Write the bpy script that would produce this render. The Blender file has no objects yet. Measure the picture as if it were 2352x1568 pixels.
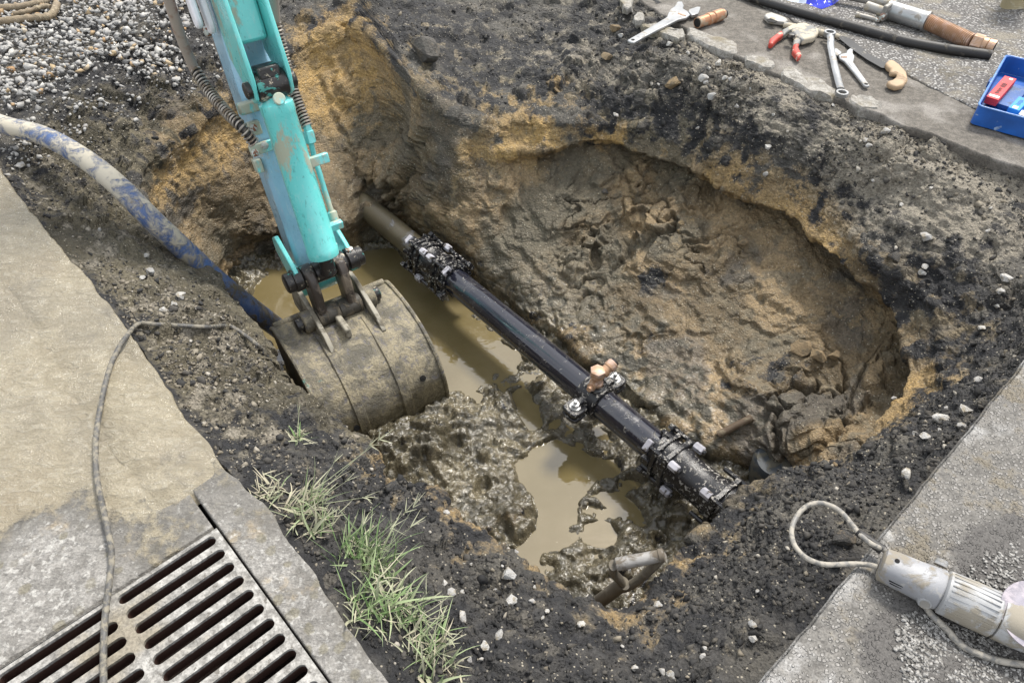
import bpy, bmesh, math, random
import numpy as np
from mathutils import Vector

random.seed(7)
rng = np.random.default_rng(7)
scene = bpy.context.scene
COL = scene.collection

# ------------------------------------------------------------------ camera
CAM_H, PITCH, FPX = 1.35, 45.5, 1711.0      # focal length in units of a 2352 px wide frame
cam_d = bpy.data.cameras.new('camera')
cam_d.sensor_fit = 'HORIZONTAL'; cam_d.sensor_width = 36.0
cam_d.lens = 36.0 * FPX / 2352.0
cam_d.clip_start = 0.05; cam_d.clip_end = 500
cam = bpy.data.objects.new('camera', cam_d); COL.objects.link(cam)
cam.location = (0, 0, CAM_H)
cam.rotation_euler = (math.radians(90 - PITCH), 0, 0)
scene.camera = cam

# ------------------------------------------------------------------ sky, sun, exposure
SUN_EL, SUN_AZ = 58, 35                      # azimuth measured from +Y towards +X
world = bpy.data.worlds.new('World'); scene.world = world; world.use_nodes = True
wn = world.node_tree.nodes; wl = world.node_tree.links; wn.clear()
w_out = wn.new('ShaderNodeOutputWorld'); w_bg = wn.new('ShaderNodeBackground')
w_sky = wn.new('ShaderNodeTexSky'); w_sky.sky_type = 'NISHITA'; w_sky.sun_disc = False
w_sky.sun_elevation = math.radians(SUN_EL); w_sky.sun_rotation = math.radians(SUN_AZ)
w_sky.air_density = 1.0; w_sky.dust_density = 3.0; w_sky.ozone_density = 1.0
# broken white overcast in front of the blue
w_tc = wn.new('ShaderNodeTexCoord'); w_no = wn.new('ShaderNodeTexNoise')
w_no.inputs['Scale'].default_value = 2.6; w_no.inputs['Detail'].default_value = 6
w_no.inputs['Roughness'].default_value = 0.55
w_rm = wn.new('ShaderNodeMapRange'); w_rm.inputs[1].default_value = 0.36; w_rm.inputs[2].default_value = 0.58
w_rm.inputs[3].default_value = 0.45; w_rm.inputs[4].default_value = 1.0
w_mix = wn.new('ShaderNodeMix'); w_mix.data_type = 'RGBA'
w_mix.inputs[7].default_value = (7.6, 7.8, 8.1, 1)
wl.new(w_tc.outputs['Generated'], w_no.inputs['Vector']); wl.new(w_no.outputs[0], w_rm.inputs[0])
wl.new(w_rm.outputs[0], w_mix.inputs[0]); wl.new(w_sky.outputs[0], w_mix.inputs[6])
wl.new(w_mix.outputs[2], w_bg.inputs[0]); wl.new(w_bg.outputs[0], w_out.inputs[0])
w_bg.inputs[1].default_value = 0.10

sun_d = bpy.data.lights.new('sun', 'SUN'); sun_d.energy = 2.7; sun_d.angle = math.radians(13)
sun_d.color = (1.0, 0.95, 0.87)
sun = bpy.data.objects.new('sun', sun_d); COL.objects.link(sun)
_el, _az = math.radians(SUN_EL), math.radians(SUN_AZ)
_sd = Vector((math.cos(_el) * math.sin(_az), math.cos(_el) * math.cos(_az), math.sin(_el)))
sun.rotation_euler = _sd.to_track_quat('Z', 'Y').to_euler()

scene.view_settings.view_transform = 'Standard'; scene.view_settings.look = 'None'
scene.view_settings.gamma = 1.0; scene.view_settings.use_curve_mapping = False
scene.view_settings.exposure = 0.95
scene.render.engine = 'CYCLES'
scene.cycles.max_bounces = 6; scene.cycles.diffuse_bounces = 3; scene.cycles.glossy_bounces = 3
scene.cycles.use_denoising = True

# ------------------------------------------------------------------ survey helpers: photo point + known height -> place
_p = math.radians(PITCH)
FWD = np.array([0, math.cos(_p), -math.sin(_p)]); RGT = np.array([1.0, 0, 0]); UPV = np.cross(RGT, FWD)
EYE = np.array([0, 0, CAM_H])
def ray(px, py):
    return FWD + ((px - 1176) / FPX) * RGT - ((py - 784) / FPX) * UPV
def at(px, py, z=0.0):
    d = ray(px, py)
    return EYE + d * ((z - CAM_H) / d[2])
def project(P):
    d = P - EYE; w = d @ FWD
    return 1176 + FPX * (d @ RGT) / w, 784 - FPX * (d @ UPV) / w, w
def V(*a): return np.array(a, float)
def unit(v):
    v = np.asarray(v, float); return v / (np.linalg.norm(v) + 1e-12)

# ------------------------------------------------------------------ numpy noise
def _hash(ix, iy, iz, seed):
    h = (ix.astype(np.int64) * 374761393 + iy.astype(np.int64) * 668265263 + iz.astype(np.int64) * 2147483647 + seed * 144269504) & 0xffffffff
    h = ((h ^ (h >> 13)) * 1274126177) & 0xffffffff
    h = ((h ^ (h >> 16)) * 2246822519) & 0xffffffff
    return (h ^ (h >> 15)) & 0xffffff
def _rnd(ix, iy, iz, seed): return _hash(ix, iy, iz, seed).astype(np.float32) / 16777215.0
def vnoise(P, seed=0):
    i = np.floor(P); f = (P - i).astype(np.float32); i = i.astype(np.int64)
    u = f * f * f * (f * (f * 6 - 15) + 10)
    x, y, z = i[:, 0], i[:, 1], i[:, 2]; ux, uy, uz = u[:, 0], u[:, 1], u[:, 2]
    r = lambda a, b, c: _rnd(x + a, y + b, z + c, seed)
    l = lambda a, b, t: a + (b - a) * t
    return l(l(l(r(0,0,0), r(1,0,0), ux), l(r(0,1,0), r(1,1,0), ux), uy),
             l(l(r(0,0,1), r(1,0,1), ux), l(r(0,1,1), r(1,1,1), ux), uy), uz) * 2 - 1
def fbm(P, octaves=4, seed=0, gain=0.5):
    s = 0; a = 1; t = 0
    for k in range(octaves):
        s = s + a * vnoise(P * (2.03 ** k) + k * 7.3, seed + k); t += a; a *= gain
    return s / t
def worley(P, seed=0):
    """distance to the nearest cell point, the gap to the second one, a random value of the nearest cell"""
    i = np.floor(P).astype(np.int64); f = (P - i).astype(np.float32)
    f1 = np.full(len(P), 9.0, np.float32); f2 = f1.copy(); cid = np.zeros(len(P), np.float32)
    for a in (-1, 0, 1):
        for b in (-1, 0, 1):
            for c in (-1, 0, 1):
                x, y, z = i[:, 0] + a, i[:, 1] + b, i[:, 2] + c
                h = _hash(x, y, z, seed)
                dx = a + (h & 255) / np.float32(255) - f[:, 0]
                dy = b + ((h >> 8) & 255) / np.float32(255) - f[:, 1]
                dz = c + ((h >> 16) & 255) / np.float32(255) - f[:, 2]
                d = dx * dx + dy * dy + dz * dz
                near = d < f1
                f2 = np.where(near, f1, np.minimum(f2, d)); f1 = np.where(near, d, f1)
                cid = np.where(near, ((h >> 4) & 1023) / np.float32(1023), cid)
    return np.sqrt(f1), np.sqrt(f2) - np.sqrt(f1), cid
def smooth(x, lo, hi):
    t = np.clip((x - lo) / (hi - lo), 0, 1); return t * t * (3 - 2 * t)

# ------------------------------------------------------------------ object helpers
ORIGIN = {}
def link(o, parent=None):
    COL.objects.link(o)
    if parent is not None: o.parent = parent
    return o
def tag(o, label=None, cat=None, group=None, kind=None):
    if label: o['label'] = label
    if cat: o['category'] = cat
    if group: o['group'] = group
    if kind: o['kind'] = kind
    return o
def thing(name, loc, label, cat, group=None, rz=0.0):
    o = bpy.data.objects.new(name, None); o.empty_display_size = 0.1
    o.location = loc; o.rotation_euler = (0, 0, rz); link(o)
    ORIGIN[o.name] = np.array(loc, float)
    return tag(o, label, cat, group)
class MB:
    """collects verts and faces in world coordinates; build() makes ONE mesh object"""
    def __init__(s): s.v = []; s.f = []
    def add(s, v, f):
        n = len(s.v); s.v.extend([tuple(map(float, q)) for q in v]); s.f.extend([tuple(n + k for k in q) for q in f]); return s
    def box(s, c, x, y, z):                       # centre and three half-vectors
        c, x, y, z = map(np.asarray, (c, x, y, z))
        v = [c + a * x + b * y + d * z for d in (-1, 1) for b in (-1, 1) for a in (-1, 1)]
        return s.add(v, [(0,2,3,1), (4,5,7,6), (0,1,5,4), (2,6,7,3), (0,4,6,2), (1,3,7,5)])
    def tube(s, pts, r, n=12, cap=True, squash=1.0):
        pts = [np.asarray(p, float) for p in pts]; m = len(pts)
        rr = r if hasattr(r, '__len__') else [r] * m
        t = [unit(pts[min(i + 1, m - 1)] - pts[max(i - 1, 0)]) for i in range(m)]
        ref = V(0, 0, 1) if abs(t[0][2]) < .9 else V(1, 0, 0)
        nx = unit(np.cross(ref, t[0])); vs = []
        for i in range(m):
            nx = unit(nx - t[i] * (nx @ t[i])); ny = np.cross(t[i], nx)
            for k in range(n):
                a = 2 * math.pi * k / n
                vs.append(pts[i] + rr[i] * (math.cos(a) * nx + squash * math.sin(a) * ny))
        fs = [(i*n + k, i*n + (k+1) % n, (i+1)*n + (k+1) % n, (i+1)*n + k) for i in range(m-1) for k in range(n)]
        if cap: fs += [tuple(range(n-1, -1, -1)), tuple((m-1)*n + k for k in range(n))]
        return s.add(vs, fs)
    def lathe(s, p0, axis, prof, n=16, ref=None):  # prof: (distance along axis, radius)
        axis = unit(axis); p0 = np.asarray(p0, float)
        ref = np.asarray(ref, float) if ref is not None else (V(0,0,1) if abs(axis[2]) < .9 else V(1,0,0))
        nx = unit(np.cross(ref, axis)); ny = np.cross(axis, nx); vs = []; m = len(prof)
        for d, r in prof:
            for k in range(n):
                a = 2 * math.pi * k / n
                vs.append(p0 + axis * d + max(r, 1e-5) * (math.cos(a) * nx + math.sin(a) * ny))
        fs = [(i*n + k, i*n + (k+1) % n, (i+1)*n + (k+1) % n, (i+1)*n + k) for i in range(m-1) for k in range(n)]
        fs += [tuple(range(n-1, -1, -1)), tuple((m-1)*n + k for k in range(n))]
        return s.add(vs, fs)
    def prism(s, poly, off):                      # closed polygon of 3-D points, pushed along off
        poly = [np.asarray(p, float) for p in poly]; off = np.asarray(off, float); n = len(poly)
        nrm = sum(np.cross(poly[i], poly[(i+1) % n]) for i in range(n))
        if nrm @ off > 0: poly = poly[::-1]
        return s.add(poly + [p + off for p in poly],
                     [tuple(range(n)), tuple(range(2*n-1, n-1, -1))] + [(i, n+i, n+(i+1) % n, (i+1) % n) for i in range(n)])
    def helix(s, pts, R, turns, r, per=14, n=5):
        pts = np.array(pts, float); L = np.r_[0, np.cumsum(np.linalg.norm(np.diff(pts, axis=0), axis=1))]
        q = []; N = int(turns * per); ref = None
        for k in range(N + 1):
            d = L[-1] * k / N
            c = np.array([np.interp(d, L, pts[:, j]) for j in range(3)])
            e = np.array([np.interp(min(d + .01, L[-1]), L, pts[:, j]) for j in range(3)]) - np.array([np.interp(max(d - .01, 0), L, pts[:, j]) for j in range(3)])
            e = unit(e); nx = unit(np.cross(V(.3, .9, .2), e)); ny = np.cross(e, nx)
            a = 2 * math.pi * k / per; q.append(c + R * (math.cos(a) * nx + math.sin(a) * ny))
        return s.tube(q, r, n)
    def build(s, name, mat, parent=None, bevel=0, smooth_deg=40, seg=2):
        v = np.array(s.v); o0 = ORIGIN.get(parent.name, np.zeros(3)) if parent is not None else None
        if parent is None: o0 = V((v[:,0].min()+v[:,0].max())/2, (v[:,1].min()+v[:,1].max())/2, v[:,2].min())
        me = bpy.data.meshes.new(name); me.from_pydata((v - o0).tolist(), [], s.f); me.update()
        me.materials.append(mat)
        if smooth_deg: me.shade_smooth(); me.set_sharp_from_angle(angle=math.radians(smooth_deg))
        o = bpy.data.objects.new(name, me); link(o, parent)
        if parent is None: o.location = o0
        ORIGIN[o.name] = o0
        if bevel:
            m = o.modifiers.new('bevel', 'BEVEL'); m.width = bevel; m.segments = seg; m.limit_method = 'ANGLE'; m.angle_limit = math.radians(35)
        return o
def spline(P, n=8):
    P = [np.asarray(p, float) for p in P]; out = []
    Q = [2*P[0]-P[1]] + P + [2*P[-1]-P[-2]]
    for i in range(1, len(Q) - 2):
        a, b, c, d = Q[i-1:i+3]
        for k in range(n):
            t = k / n
            out.append(.5 * (2*b + (c-a)*t + (2*a-5*b+4*c-d)*t*t + (3*b-a-3*c+d)*t**3))
    return out + [P[-1]]
def grid_object(name, X, mat, parent=None, attrs=None, wrap=False, smooth_shade=True):
    """X: (m,n,3) grid of points"""
    m, n, _ = X.shape
    idx = np.arange(m * n).reshape(m, n)
    a = idx[:-1, :-1]; b = idx[1:, :-1]; c = idx[1:, 1:]; d = idx[:-1, 1:]
    F = np.stack([a, b, c, d], -1).reshape(-1, 4)
    if wrap:
        F = np.vstack([F, np.stack([idx[:-1, -1], idx[1:, -1], idx[1:, 0], idx[:-1, 0]], -1)])
    me = bpy.data.meshes.new(name)
    me.vertices.add(m * n); me.vertices.foreach_set('co', X.reshape(-1).astype(np.float32))
    me.loops.add(F.size); me.loops.foreach_set('vertex_index', F.reshape(-1).astype(np.int32))
    me.polygons.add(len(F)); me.polygons.foreach_set('loop_start', np.arange(0, F.size, 4, dtype=np.int32))
    me.update(calc_edges=True)
    if smooth_shade: me.shade_smooth()
    for k, val in (attrs or {}).items():
        at_ = me.attributes.new(k, 'FLOAT', 'POINT'); at_.data.foreach_set('value', val.reshape(-1).astype(np.float32))
    me.materials.append(mat)
    o = bpy.data.objects.new(name, me); link(o, parent); return o

# ------------------------------------------------------------------ material helpers
class NT:
    def __init__(s, name):
        s.m = bpy.data.materials.new(name); s.m.use_nodes = True
        s.t = s.m.node_tree; s.n = s.t.nodes; s.b = s.n['Principled BSDF']
        s.tc = s.n.new('ShaderNodeTexCoord').outputs['Object']
    def k(s, a, b): s.t.links.new(a, b)
    def val(s, x, sock):
        if hasattr(x, 'links'): s.k(x, sock)
        else: sock.default_value = x
    def map(s, scale=(1,1,1), loc=(0,0,0), rot=(0,0,0), src=None):
        n = s.n.new('ShaderNodeMapping'); s.k(src or s.tc, n.inputs[0])
        n.inputs['Location'].default_value = loc; n.inputs['Rotation'].default_value = rot; n.inputs['Scale'].default_value = scale
        return n.outputs[0]
    def noise(s, scale, detail=5, rough=.55, vec=None, dist=0.0, col=False):
        n = s.n.new('ShaderNodeTexNoise'); s.k(vec or s.tc, n.inputs['Vector'])
        n.inputs['Scale'].default_value = scale; n.inputs['Detail'].default_value = detail
        n.inputs['Roughness'].default_value = rough; n.inputs['Distortion'].default_value = dist
        return n.outputs['Color' if col else 0]
    def voro(s, scale, feature='F1', vec=None, out=0, rand=1.0):
        n = s.n.new('ShaderNodeTexVoronoi'); n.feature = feature; s.k(vec or s.tc, n.inputs['Vector'])
        n.inputs['Scale'].default_value = scale; n.inputs['Randomness'].default_value = rand
        return n.outputs[out]
    def attr(s, name):
        n = s.n.new('ShaderNodeAttribute'); n.attribute_name = name; return n.outputs['Fac']
    def ramp(s, x, lo, hi, a=0.0, b=1.0):
        n = s.n.new('ShaderNodeMapRange'); n.interpolation_type = 'SMOOTHSTEP'; s.val(x, n.inputs[0])
        for i, q in enumerate((lo, hi, a, b)): n.inputs[i + 1].default_value = q
        return n.outputs[0]
    def math(s, op, a, b=0.0, clamp=False):
        n = s.n.new('ShaderNodeMath'); n.operation = op; n.use_clamp = clamp
        s.val(a, n.inputs[0]); s.val(b, n.inputs[1]); return n.outputs[0]
    def mix(s, f, a, b):
        n = s.n.new('ShaderNodeMix'); n.data_type = 'RGBA'; s.val(f, n.inputs[0])
        for q, i in ((a, 6), (b, 7)):
            if hasattr(q, 'links'): s.k(q, n.inputs[i])
            else: n.inputs[i].default_value = (*q[:3], 1)
        return n.outputs[2]
    def mul(s, a, f):                              # colour times a scalar
        n = s.n.new('ShaderNodeVectorMath'); n.operation = 'SCALE'
        if hasattr(a, 'links'): s.k(a, n.inputs[0])
        else: n.inputs[0].default_value = a[:3]
        s.val(f, n.inputs['Scale']); return n.outputs[0]
    def bump(s, h, dist=.01, strength=1.0, normal=None):
        n = s.n.new('ShaderNodeBump'); n.inputs['Distance'].default_value = dist; n.inputs['Strength'].default_value = strength
        s.k(h, n.inputs['Height'])
        if normal is not None: s.k(normal, n.inputs['Normal'])
        return n.outputs[0]
    def out(s, base=None, rough=None, metal=None, normal=None, spec=None, **kw):
        for q, nm in ((base, 'Base Color'), (rough, 'Roughness'), (metal, 'Metallic'), (normal, 'Normal'), (spec, 'Specular IOR Level')):
            if q is None: continue
            if hasattr(q, 'links'): s.k(q, s.b.inputs[nm])
            else: s.b.inputs[nm].default_value = (*q[:3], 1) if nm == 'Base Color' else q
        for nm, q in kw.items(): s.b.inputs[nm.replace('_', ' ')].default_value = q
        return s.m
def dirty(name, base, dirt, lo=.5, hi=.62, scale=14, rough=.45, drough=.85, metal=0.0, bump=.002, dirt2=None, stretch=(1,1,1), vary=.25, **kw):
    """a worn solid: base colour, blotches of a second colour, fine relief"""
    t = NT(name); v = t.map(stretch)
    n1 = t.noise(scale, 8, .62, v, .4); m1 = t.ramp(n1, lo, hi)
    n2 = t.noise(scale * .35, 4, .5, v); b = t.mul(base, t.ramp(n2, .25, .75, 1 - vary, 1 + vary))
    c = t.mix(m1, b, dirt)
    if dirt2:
        n3 = t.noise(scale * 1.7, 8, .7, t.map(stretch, (5, 3, 8))); c = t.mix(t.ramp(n3, .57, .66), c, dirt2)
    nb = t.noise(scale * 9, 4, .6, v)
    h = t.math('ADD', t.math('MULTIPLY', m1, .6), t.math('MULTIPLY', nb, .35))
    return t.out(c, t.ramp(m1, 0, 1, rough, drough), t.ramp(m1, 0, 1, metal, metal * .15) if metal else None, t.bump(h, bump), **kw)
# ------------------------------------------------------------------ soil materials
def soil_material():
    t = NT('soil')
    clay, ochre, mud, pale, gl = (t.attr(k) for k in ('clay', 'ochre', 'mud', 'pale', 'wet'))
    cell, nA, nB, nD = (t.attr(k) for k in ('cell', 'tone', 'grain', 'stain'))
    nC = t.noise(105, 4, .7)
    dark = t.mix(t.ramp(nB, .30, .72), (.014, .014, .0155), (.050, .048, .046))
    dark = t.mix(t.ramp(nA, .50, .76), dark, (.080, .074, .063))
    dark = t.mix(t.math('MULTIPLY', t.ramp(cell, .74, .95), .40), dark, (.17, .152, .12))
    clayc = t.mix(t.ramp(nA, .3, .68), (.105, .077, .041), (.250, .182, .100))
    clayc = t.mix(t.ramp(nB, .50, .75), clayc, (.160, .129, .083))
    clayc = t.mix(t.math('MULTIPLY', t.ramp(nD, .50, .66), .7), clayc, (.098, .090, .066))
    clayc = t.mix(t.math('MULTIPLY', t.ramp(nD, .40, .30), .6), clayc, (.060, .060, .058))
    och = t.mix(t.ramp(nB, .3, .7), (.38, .250, .095), (.27, .190, .092))
    mudc = t.mix(t.ramp(nA, .3, .7), (.070, .060, .038), (.135, .116, .076))
    mudc = t.mix(t.ramp(nB, .50, .72), mudc, (.060, .053, .036))
    edge = t.math('ADD', t.math('MULTIPLY', t.math('SUBTRACT', nB, .5), .9), t.math('MULTIPLY', t.math('SUBTRACT', nC, .5), .5))
    c = t.mix(t.ramp(t.math('ADD', clay, edge), .32, .62), dark, clayc)
    c = t.mix(t.ramp(t.math('ADD', ochre, edge), .35, .85), c, och)
    c = t.mix(t.ramp(t.math('ADD', mud, edge), .3, .7), c, mudc)
    c = t.mix(t.ramp(t.math('ADD', pale, edge), .4, .9), c, (.235, .210, .168))
    c = t.mul(c, t.ramp(nC, .2, .8, .55, 1.45))
    n = t.n.new('ShaderNodeTexVoronoi'); t.k(t.tc, n.inputs['Vector']); n.inputs['Scale'].default_value = 150   # pale grit
    sep = t.n.new('ShaderNodeSeparateColor'); t.k(n.outputs[1], sep.inputs[0])
    grit = t.math('MULTIPLY', t.ramp(n.outputs[0], .40, .25), t.ramp(sep.outputs[0], .90, .93))
    c = t.mix(t.math('MULTIPLY', grit, .8), c, (.42, .38, .30))
    h = t.math('ADD', t.math('MULTIPLY', nC, 1.0), t.math('MULTIPLY', n.outputs[0], .45))
    h = t.math('MULTIPLY', h, t.ramp(gl, .1, 1.1, 1.35, .42))
    rg = t.math('SUBTRACT', t.ramp(nB, .3, .7, .70, .95), t.math('MULTIPLY', gl, .52))
    t.k(t.ramp(gl, .45, 1.1, 0, .28), t.b.inputs['Coat Weight'])
    return t.out(c, rg, None, t.bump(h, .009, .9), spec=.5, Coat_Roughness=.22)
M_soil = soil_material()

def water_material():
    t = NT('muddy_water')
    n = t.noise(3.2, 5, .6); c = t.mix(t.ramp(n, .3, .7), (.135, .107, .048), (.180, .146, .078))
    sc = t.math('MULTIPLY', t.ramp(t.noise(55, 6, .7), .66, .74), .5)
    c = t.mix(sc, c, (.38, .33, .22))
    h = t.math('ADD', t.noise(9, 3, .5, t.map((1, 2.2, 1))), t.math('MULTIPLY', t.noise(40, 3, .5), .10))
    return t.out(c, .035, None, t.bump(h, .0022, .5), IOR=1.95)
M_water = water_material()

# ------------------------------------------------------------------ the pit: contour lines walked round the hole
CEN = V(0.05, 1.70)
def polar(pts, N):
    P = np.array([p[:3] for p in pts], float); d = P[:, :2] - CEN
    th = np.arctan2(d[:, 1], d[:, 0]); r = np.hypot(d[:, 0], d[:, 1]); o = np.argsort(th)
    th, r, z = th[o], r[o], P[o, 2]
    th = np.r_[th[-3:] - 2*np.pi, th, th[:3] + 2*np.pi]; r = np.r_[r[-3:], r, r[:3]]; z = np.r_[z[-3:], z, z[:3]]
    T = np.linspace(-np.pi, np.pi, N, endpoint=False)
    return np.interp(T, th, r), np.interp(T, th, z)
NT_ = 1320
TH = np.linspace(-np.pi, np.pi, NT_, endpoint=False)
def A(l): return [at(*q) for q in l]
def circ(a, k):
    w = np.ones(2*k+1) / (2*k+1); return np.convolve(np.r_[a[-k:], a, a[:k]], w, 'valid')

KERB = [(-420,-160),(-200,130),(0,390),(60,470),(130,560),(200,640),(250,700),(290,752),(330,805),(390,900),(450,1000),(520,1075),(600,1150),(700,1290),(800,1440),(890,1568),(1010,1745)]
SAWR = [(1590,1750),(1740,1568),(2000,1255),(2352,830),(2620,507)]
SAWT = [(1250,-105),(1450,-12),(1530,40),(1600,85),(1690,128),(1790,172),(1900,222),(2000,255),(2070,285),(2352,385),(2560,462)]
R0 = A([(x, y, -.045) for x, y in KERB[2:-1]]) + A([(1010,1745,-.04),(1180,1790,-.03),(1400,1790,-.04)]) + A([(x, y, -.085) for x, y in SAWR]) \
   + A([(x, y, -.014 - .045 * min(1, max(0, (x - 1950) / 300))) for x, y in SAWT[::-1]]) + A([(1100,-160,-.01),(900,-160,0.0),(700,-120,0.02),(480,-60,0.02),(330,60,0.015),(190,180,0.0),(90,260,-.01)])
R1L = [(890,1090,-.30),(850,1010,-.30),(780,975,-.30),(700,925,-.30),(620,840,-.31),(560,745,-.32),(500,660,-.32),(430,560,-.32),(370,505,-.30),(310,440,-.22),(320,370,-.2),(400,310,-.2),(500,250,-.2),(600,180,-.16),(690,100,-.12),(800,40,-.06)]
R1R = [(880,90,-.07),(940,185,-.12),(1040,262,-.19),(1130,292,-.25),(1250,292,-.25),(1330,286,-.25),(1420,286,-.25),(1500,305,-.25),(1640,365,-.25),(1800,420,-.25),(1935,500,-.27),(1985,580,-.29),(2060,640,-.30),(2140,715,-.31),(2190,810,-.32),(2170,900,-.33),(2060,995,-.34),(1900,1058,-.35),(1785,1105,-.35),(1700,1150,-.35),(1640,1200,-.34),(1560,1300,-.31),(1490,1380,-.28),(1400,1415,-.26),(1310,1390,-.25),(1230,1330,-.26),(1110,1225,-.28),(1010,1140,-.29),(950,1125,-.30)]
R1 = A(R1L) + A(R1R)
def inward(px, py, z1, dr, z):
    w = at(px, py, z1); d = w[:2] - CEN; r = np.hypot(*d); q = CEN + d * (r - dr) / r; return V(q[0], q[1], z)
ZF = -.92
R5 = [inward(x, y, z, .07, ZF) for x, y, z in R1L[:9]] \
   + A([(560,640,ZF),(600,605,ZF),(690,598,ZF),(800,600,ZF),(885,574,ZF),(960,580,-.84),(1040,610,-.80),(1110,650,-.79),(1200,718,-.79),(1330,815,-.79),(1450,905,-.79),(1560,992,-.80),(1690,1065,-.81),(1780,1105,-.83)]) \
   + [inward(x, y, z, .10, ZF) for x, y, z in R1R[17:]]
R2X = A([(1040,330,-.30),(1130,352,-.32),(1230,345,-.32),(1330,330,-.31),(1420,326,-.31),(1520,362,-.32),(1650,425,-.33),(1780,475,-.34),(1870,535,-.35),(1930,612,-.37),(1985,655,-.38),(2065,750,-.39),(2085,830,-.40),(2075,900,-.42),(1980,1000,-.42)])
r0, z0 = polar(R0, NT_); r1, z1 = polar(R1, NT_); r5, z5 = polar(R5, NT_); r2x, z2x = polar(R2X, NT_)
r1 = circ(r1, 4); _n1 = np.c_[np.cos(TH) * 7, np.sin(TH) * 7, np.full(NT_, 4.0)]; r1 = r1 + .035 * fbm(_n1, 4, 311, .6); r5 = circ(r5, 10); z1 = circ(z1, 6); z0 = circ(z0, 5); r2x = circ(r2x, 3)
_np = np.c_[np.cos(TH) * 9, np.sin(TH) * 9, np.zeros(NT_)]; r2x = r2x - .012 + .040 * fbm(_np, 4, 301, .6); z2x = z2x + .02 * fbm(_np * .8, 3, 303)
deg = np.degrees(TH)
wov = smooth(deg, -38, -22) * (1 - smooth(deg, 88, 104))            # where the clay ledge overhangs
lerp = lambda a, b, t: a + (b - a) * t
r2 = lerp(lerp(r1, r5, .14), r2x, wov); z2 = lerp(lerp(z1, z5, .16), z2x, wov)
steep = smooth(deg, 98, 108) * (1 - smooth(deg, 150, 162))
r3 = lerp(lerp(r1, r5, .25 + .12 * steep), r2x + .085 * smooth(deg, 0, 35) * (1 - smooth(deg, 75, 92)) * (.6 + .8 * np.clip(fbm(_np * .5, 2, 305) + .5, 0, 1)) + .125 * smooth(deg, -30, -8) * (1 - .75 * smooth(deg, 5, 40)), wov); z3 = lerp(lerp(z1, z5, .30), z2x - .060 - .05 * (1 - smooth(deg, 5, 40)), wov)
r4 = lerp(lerp(r1, r5, .62 + .27 * steep), lerp(r2x, r5, .44 - .10 * (1 - smooth(deg, 10, 45))), wov); z4 = lerp(lerp(z1, z5, .66), -.64, wov)
slab = np.clip((smooth(deg, -182, -181)) * (1 - smooth(deg, -96, -90)) + smooth(deg, -84, -76) * (1 - smooth(deg, 66, 72)) + smooth(deg, 172, 176), 0, 1)
rA = r0 + .10 + .3 * (1 - slab); zA = z0 * .6 - .35 * slab * 1.0
zA = np.where(slab > .5, -.42, z0)
rB = r0 + 2.2; zB = np.where(slab > .5, -.45, .02 + 0 * z0); rC = r0 * 0 + 70; zC = np.where(slab > .5, -.45, 0.0)
rm = lerp(r0, r1, .5); zm = lerp(z0, z1, .42 - .24 * smooth(deg, -5, 10) * (1 - smooth(deg, 68, 80)))
r6 = r5 - .06; z6 = z5 - .25
rings = [(rC, zC), (rB, zB), (rA, zA), (r0, z0), (rm, zm), (r1, z1), (r2, z2), (r3, z3), (r4, z4), (r5, z5), (r6, z6)]
counts = [4, 46, 34, 105, 105, 62, 34, 105, 115, 14]
chan = {  # ring ->   C    B    A   0    m    1    2    3    4    5    6
    'clay':  [0,   0,   0,  0,  .05, .42, 1.0, 1.0, .95, .8,  .8],
    'ochre': [0,   0,   0,  0,   0,  .30, .55, .25, .05, 0,   0],
    'mud':   [0,   0,   0,  0,   0,   0,   0,  0, .05, .55, 1],
    'wet':   [0,   0,   0,  0,  .1,  .1,  .2,  .3,  .45, .9,  1],
    'pale':  [0,  .2,  .2, .18, .05,   0,   0,   0,   0,  0,   0]}
Rl, Zl = [], []; Cl = {k: [] for k in chan}; ringpos = []
for j, n in enumerate(counts):
    for k in range(n):
        t = k / n
        Rl.append(lerp(rings[j][0], rings[j+1][0], t)); Zl.append(lerp(rings[j][1], rings[j+1][1], t)); ringpos.append(j + t)
        for c in chan: Cl[c].append(lerp(chan[c][j], chan[c][j+1], t))
Rg = np.array(Rl); Zg = np.array(Zl); ringpos = np.array(ringpos)
def radial_smooth(a, k):
    w = np.ones(2*k+1) / (2*k+1); p = np.vstack([np.repeat(a[:1], k, 0), a, np.repeat(a[-1:], k, 0)])
    return sum(w[i] * p[i:i+len(a)] for i in range(2*k+1))
i0 = sum(counts[:3])
Rs, Zs = radial_smooth(Rg, 3), radial_smooth(Zg, 3)
mk = (ringpos > 3.3)[:, None]; Rg = np.where(mk, Rs, Rg); Zg = np.where(mk, Zs, Zg)
m_ = len(Rg)
X = np.empty((m_, NT_, 3)); X[..., 0] = CEN[0] + Rg * np.cos(TH); X[..., 1] = CEN[1] + Rg * np.sin(TH); X[..., 2] = Zg
attr = {c: np.repeat(np.array(Cl[c])[:, None], NT_, 1) for c in chan}
def normals(X):
    du = np.gradient(X, axis=0); dv = np.roll(X, -1, 1) - np.roll(X, 1, 1)
    n = np.cross(dv, du); n /= np.linalg.norm(n, axis=-1, keepdims=True) + 1e-9
    return n
Nn = normals(X)
if Nn[i0 + 20, NT_ // 2, 2] < 0: Nn = -Nn
P = X.reshape(-1, 3); rp = np.repeat(ringpos, NT_); Nf = Nn.reshape(-1, 3)
near = smooth(rp, 2.95, 3.5) + .35 * (1 - slab[None, :].repeat(m_, 0).reshape(-1)) * (rp < 3.2)
near = np.clip(near, 0, 1)
_lb = (np.clip(smooth(deg, 150, 165) + (1 - smooth(deg, -140, -118)), 0, 1))[None, :] * (smooth(ringpos, 2.9, 3.3) * (1 - smooth(ringpos, 4.9, 5.4)))[:, None]
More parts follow.
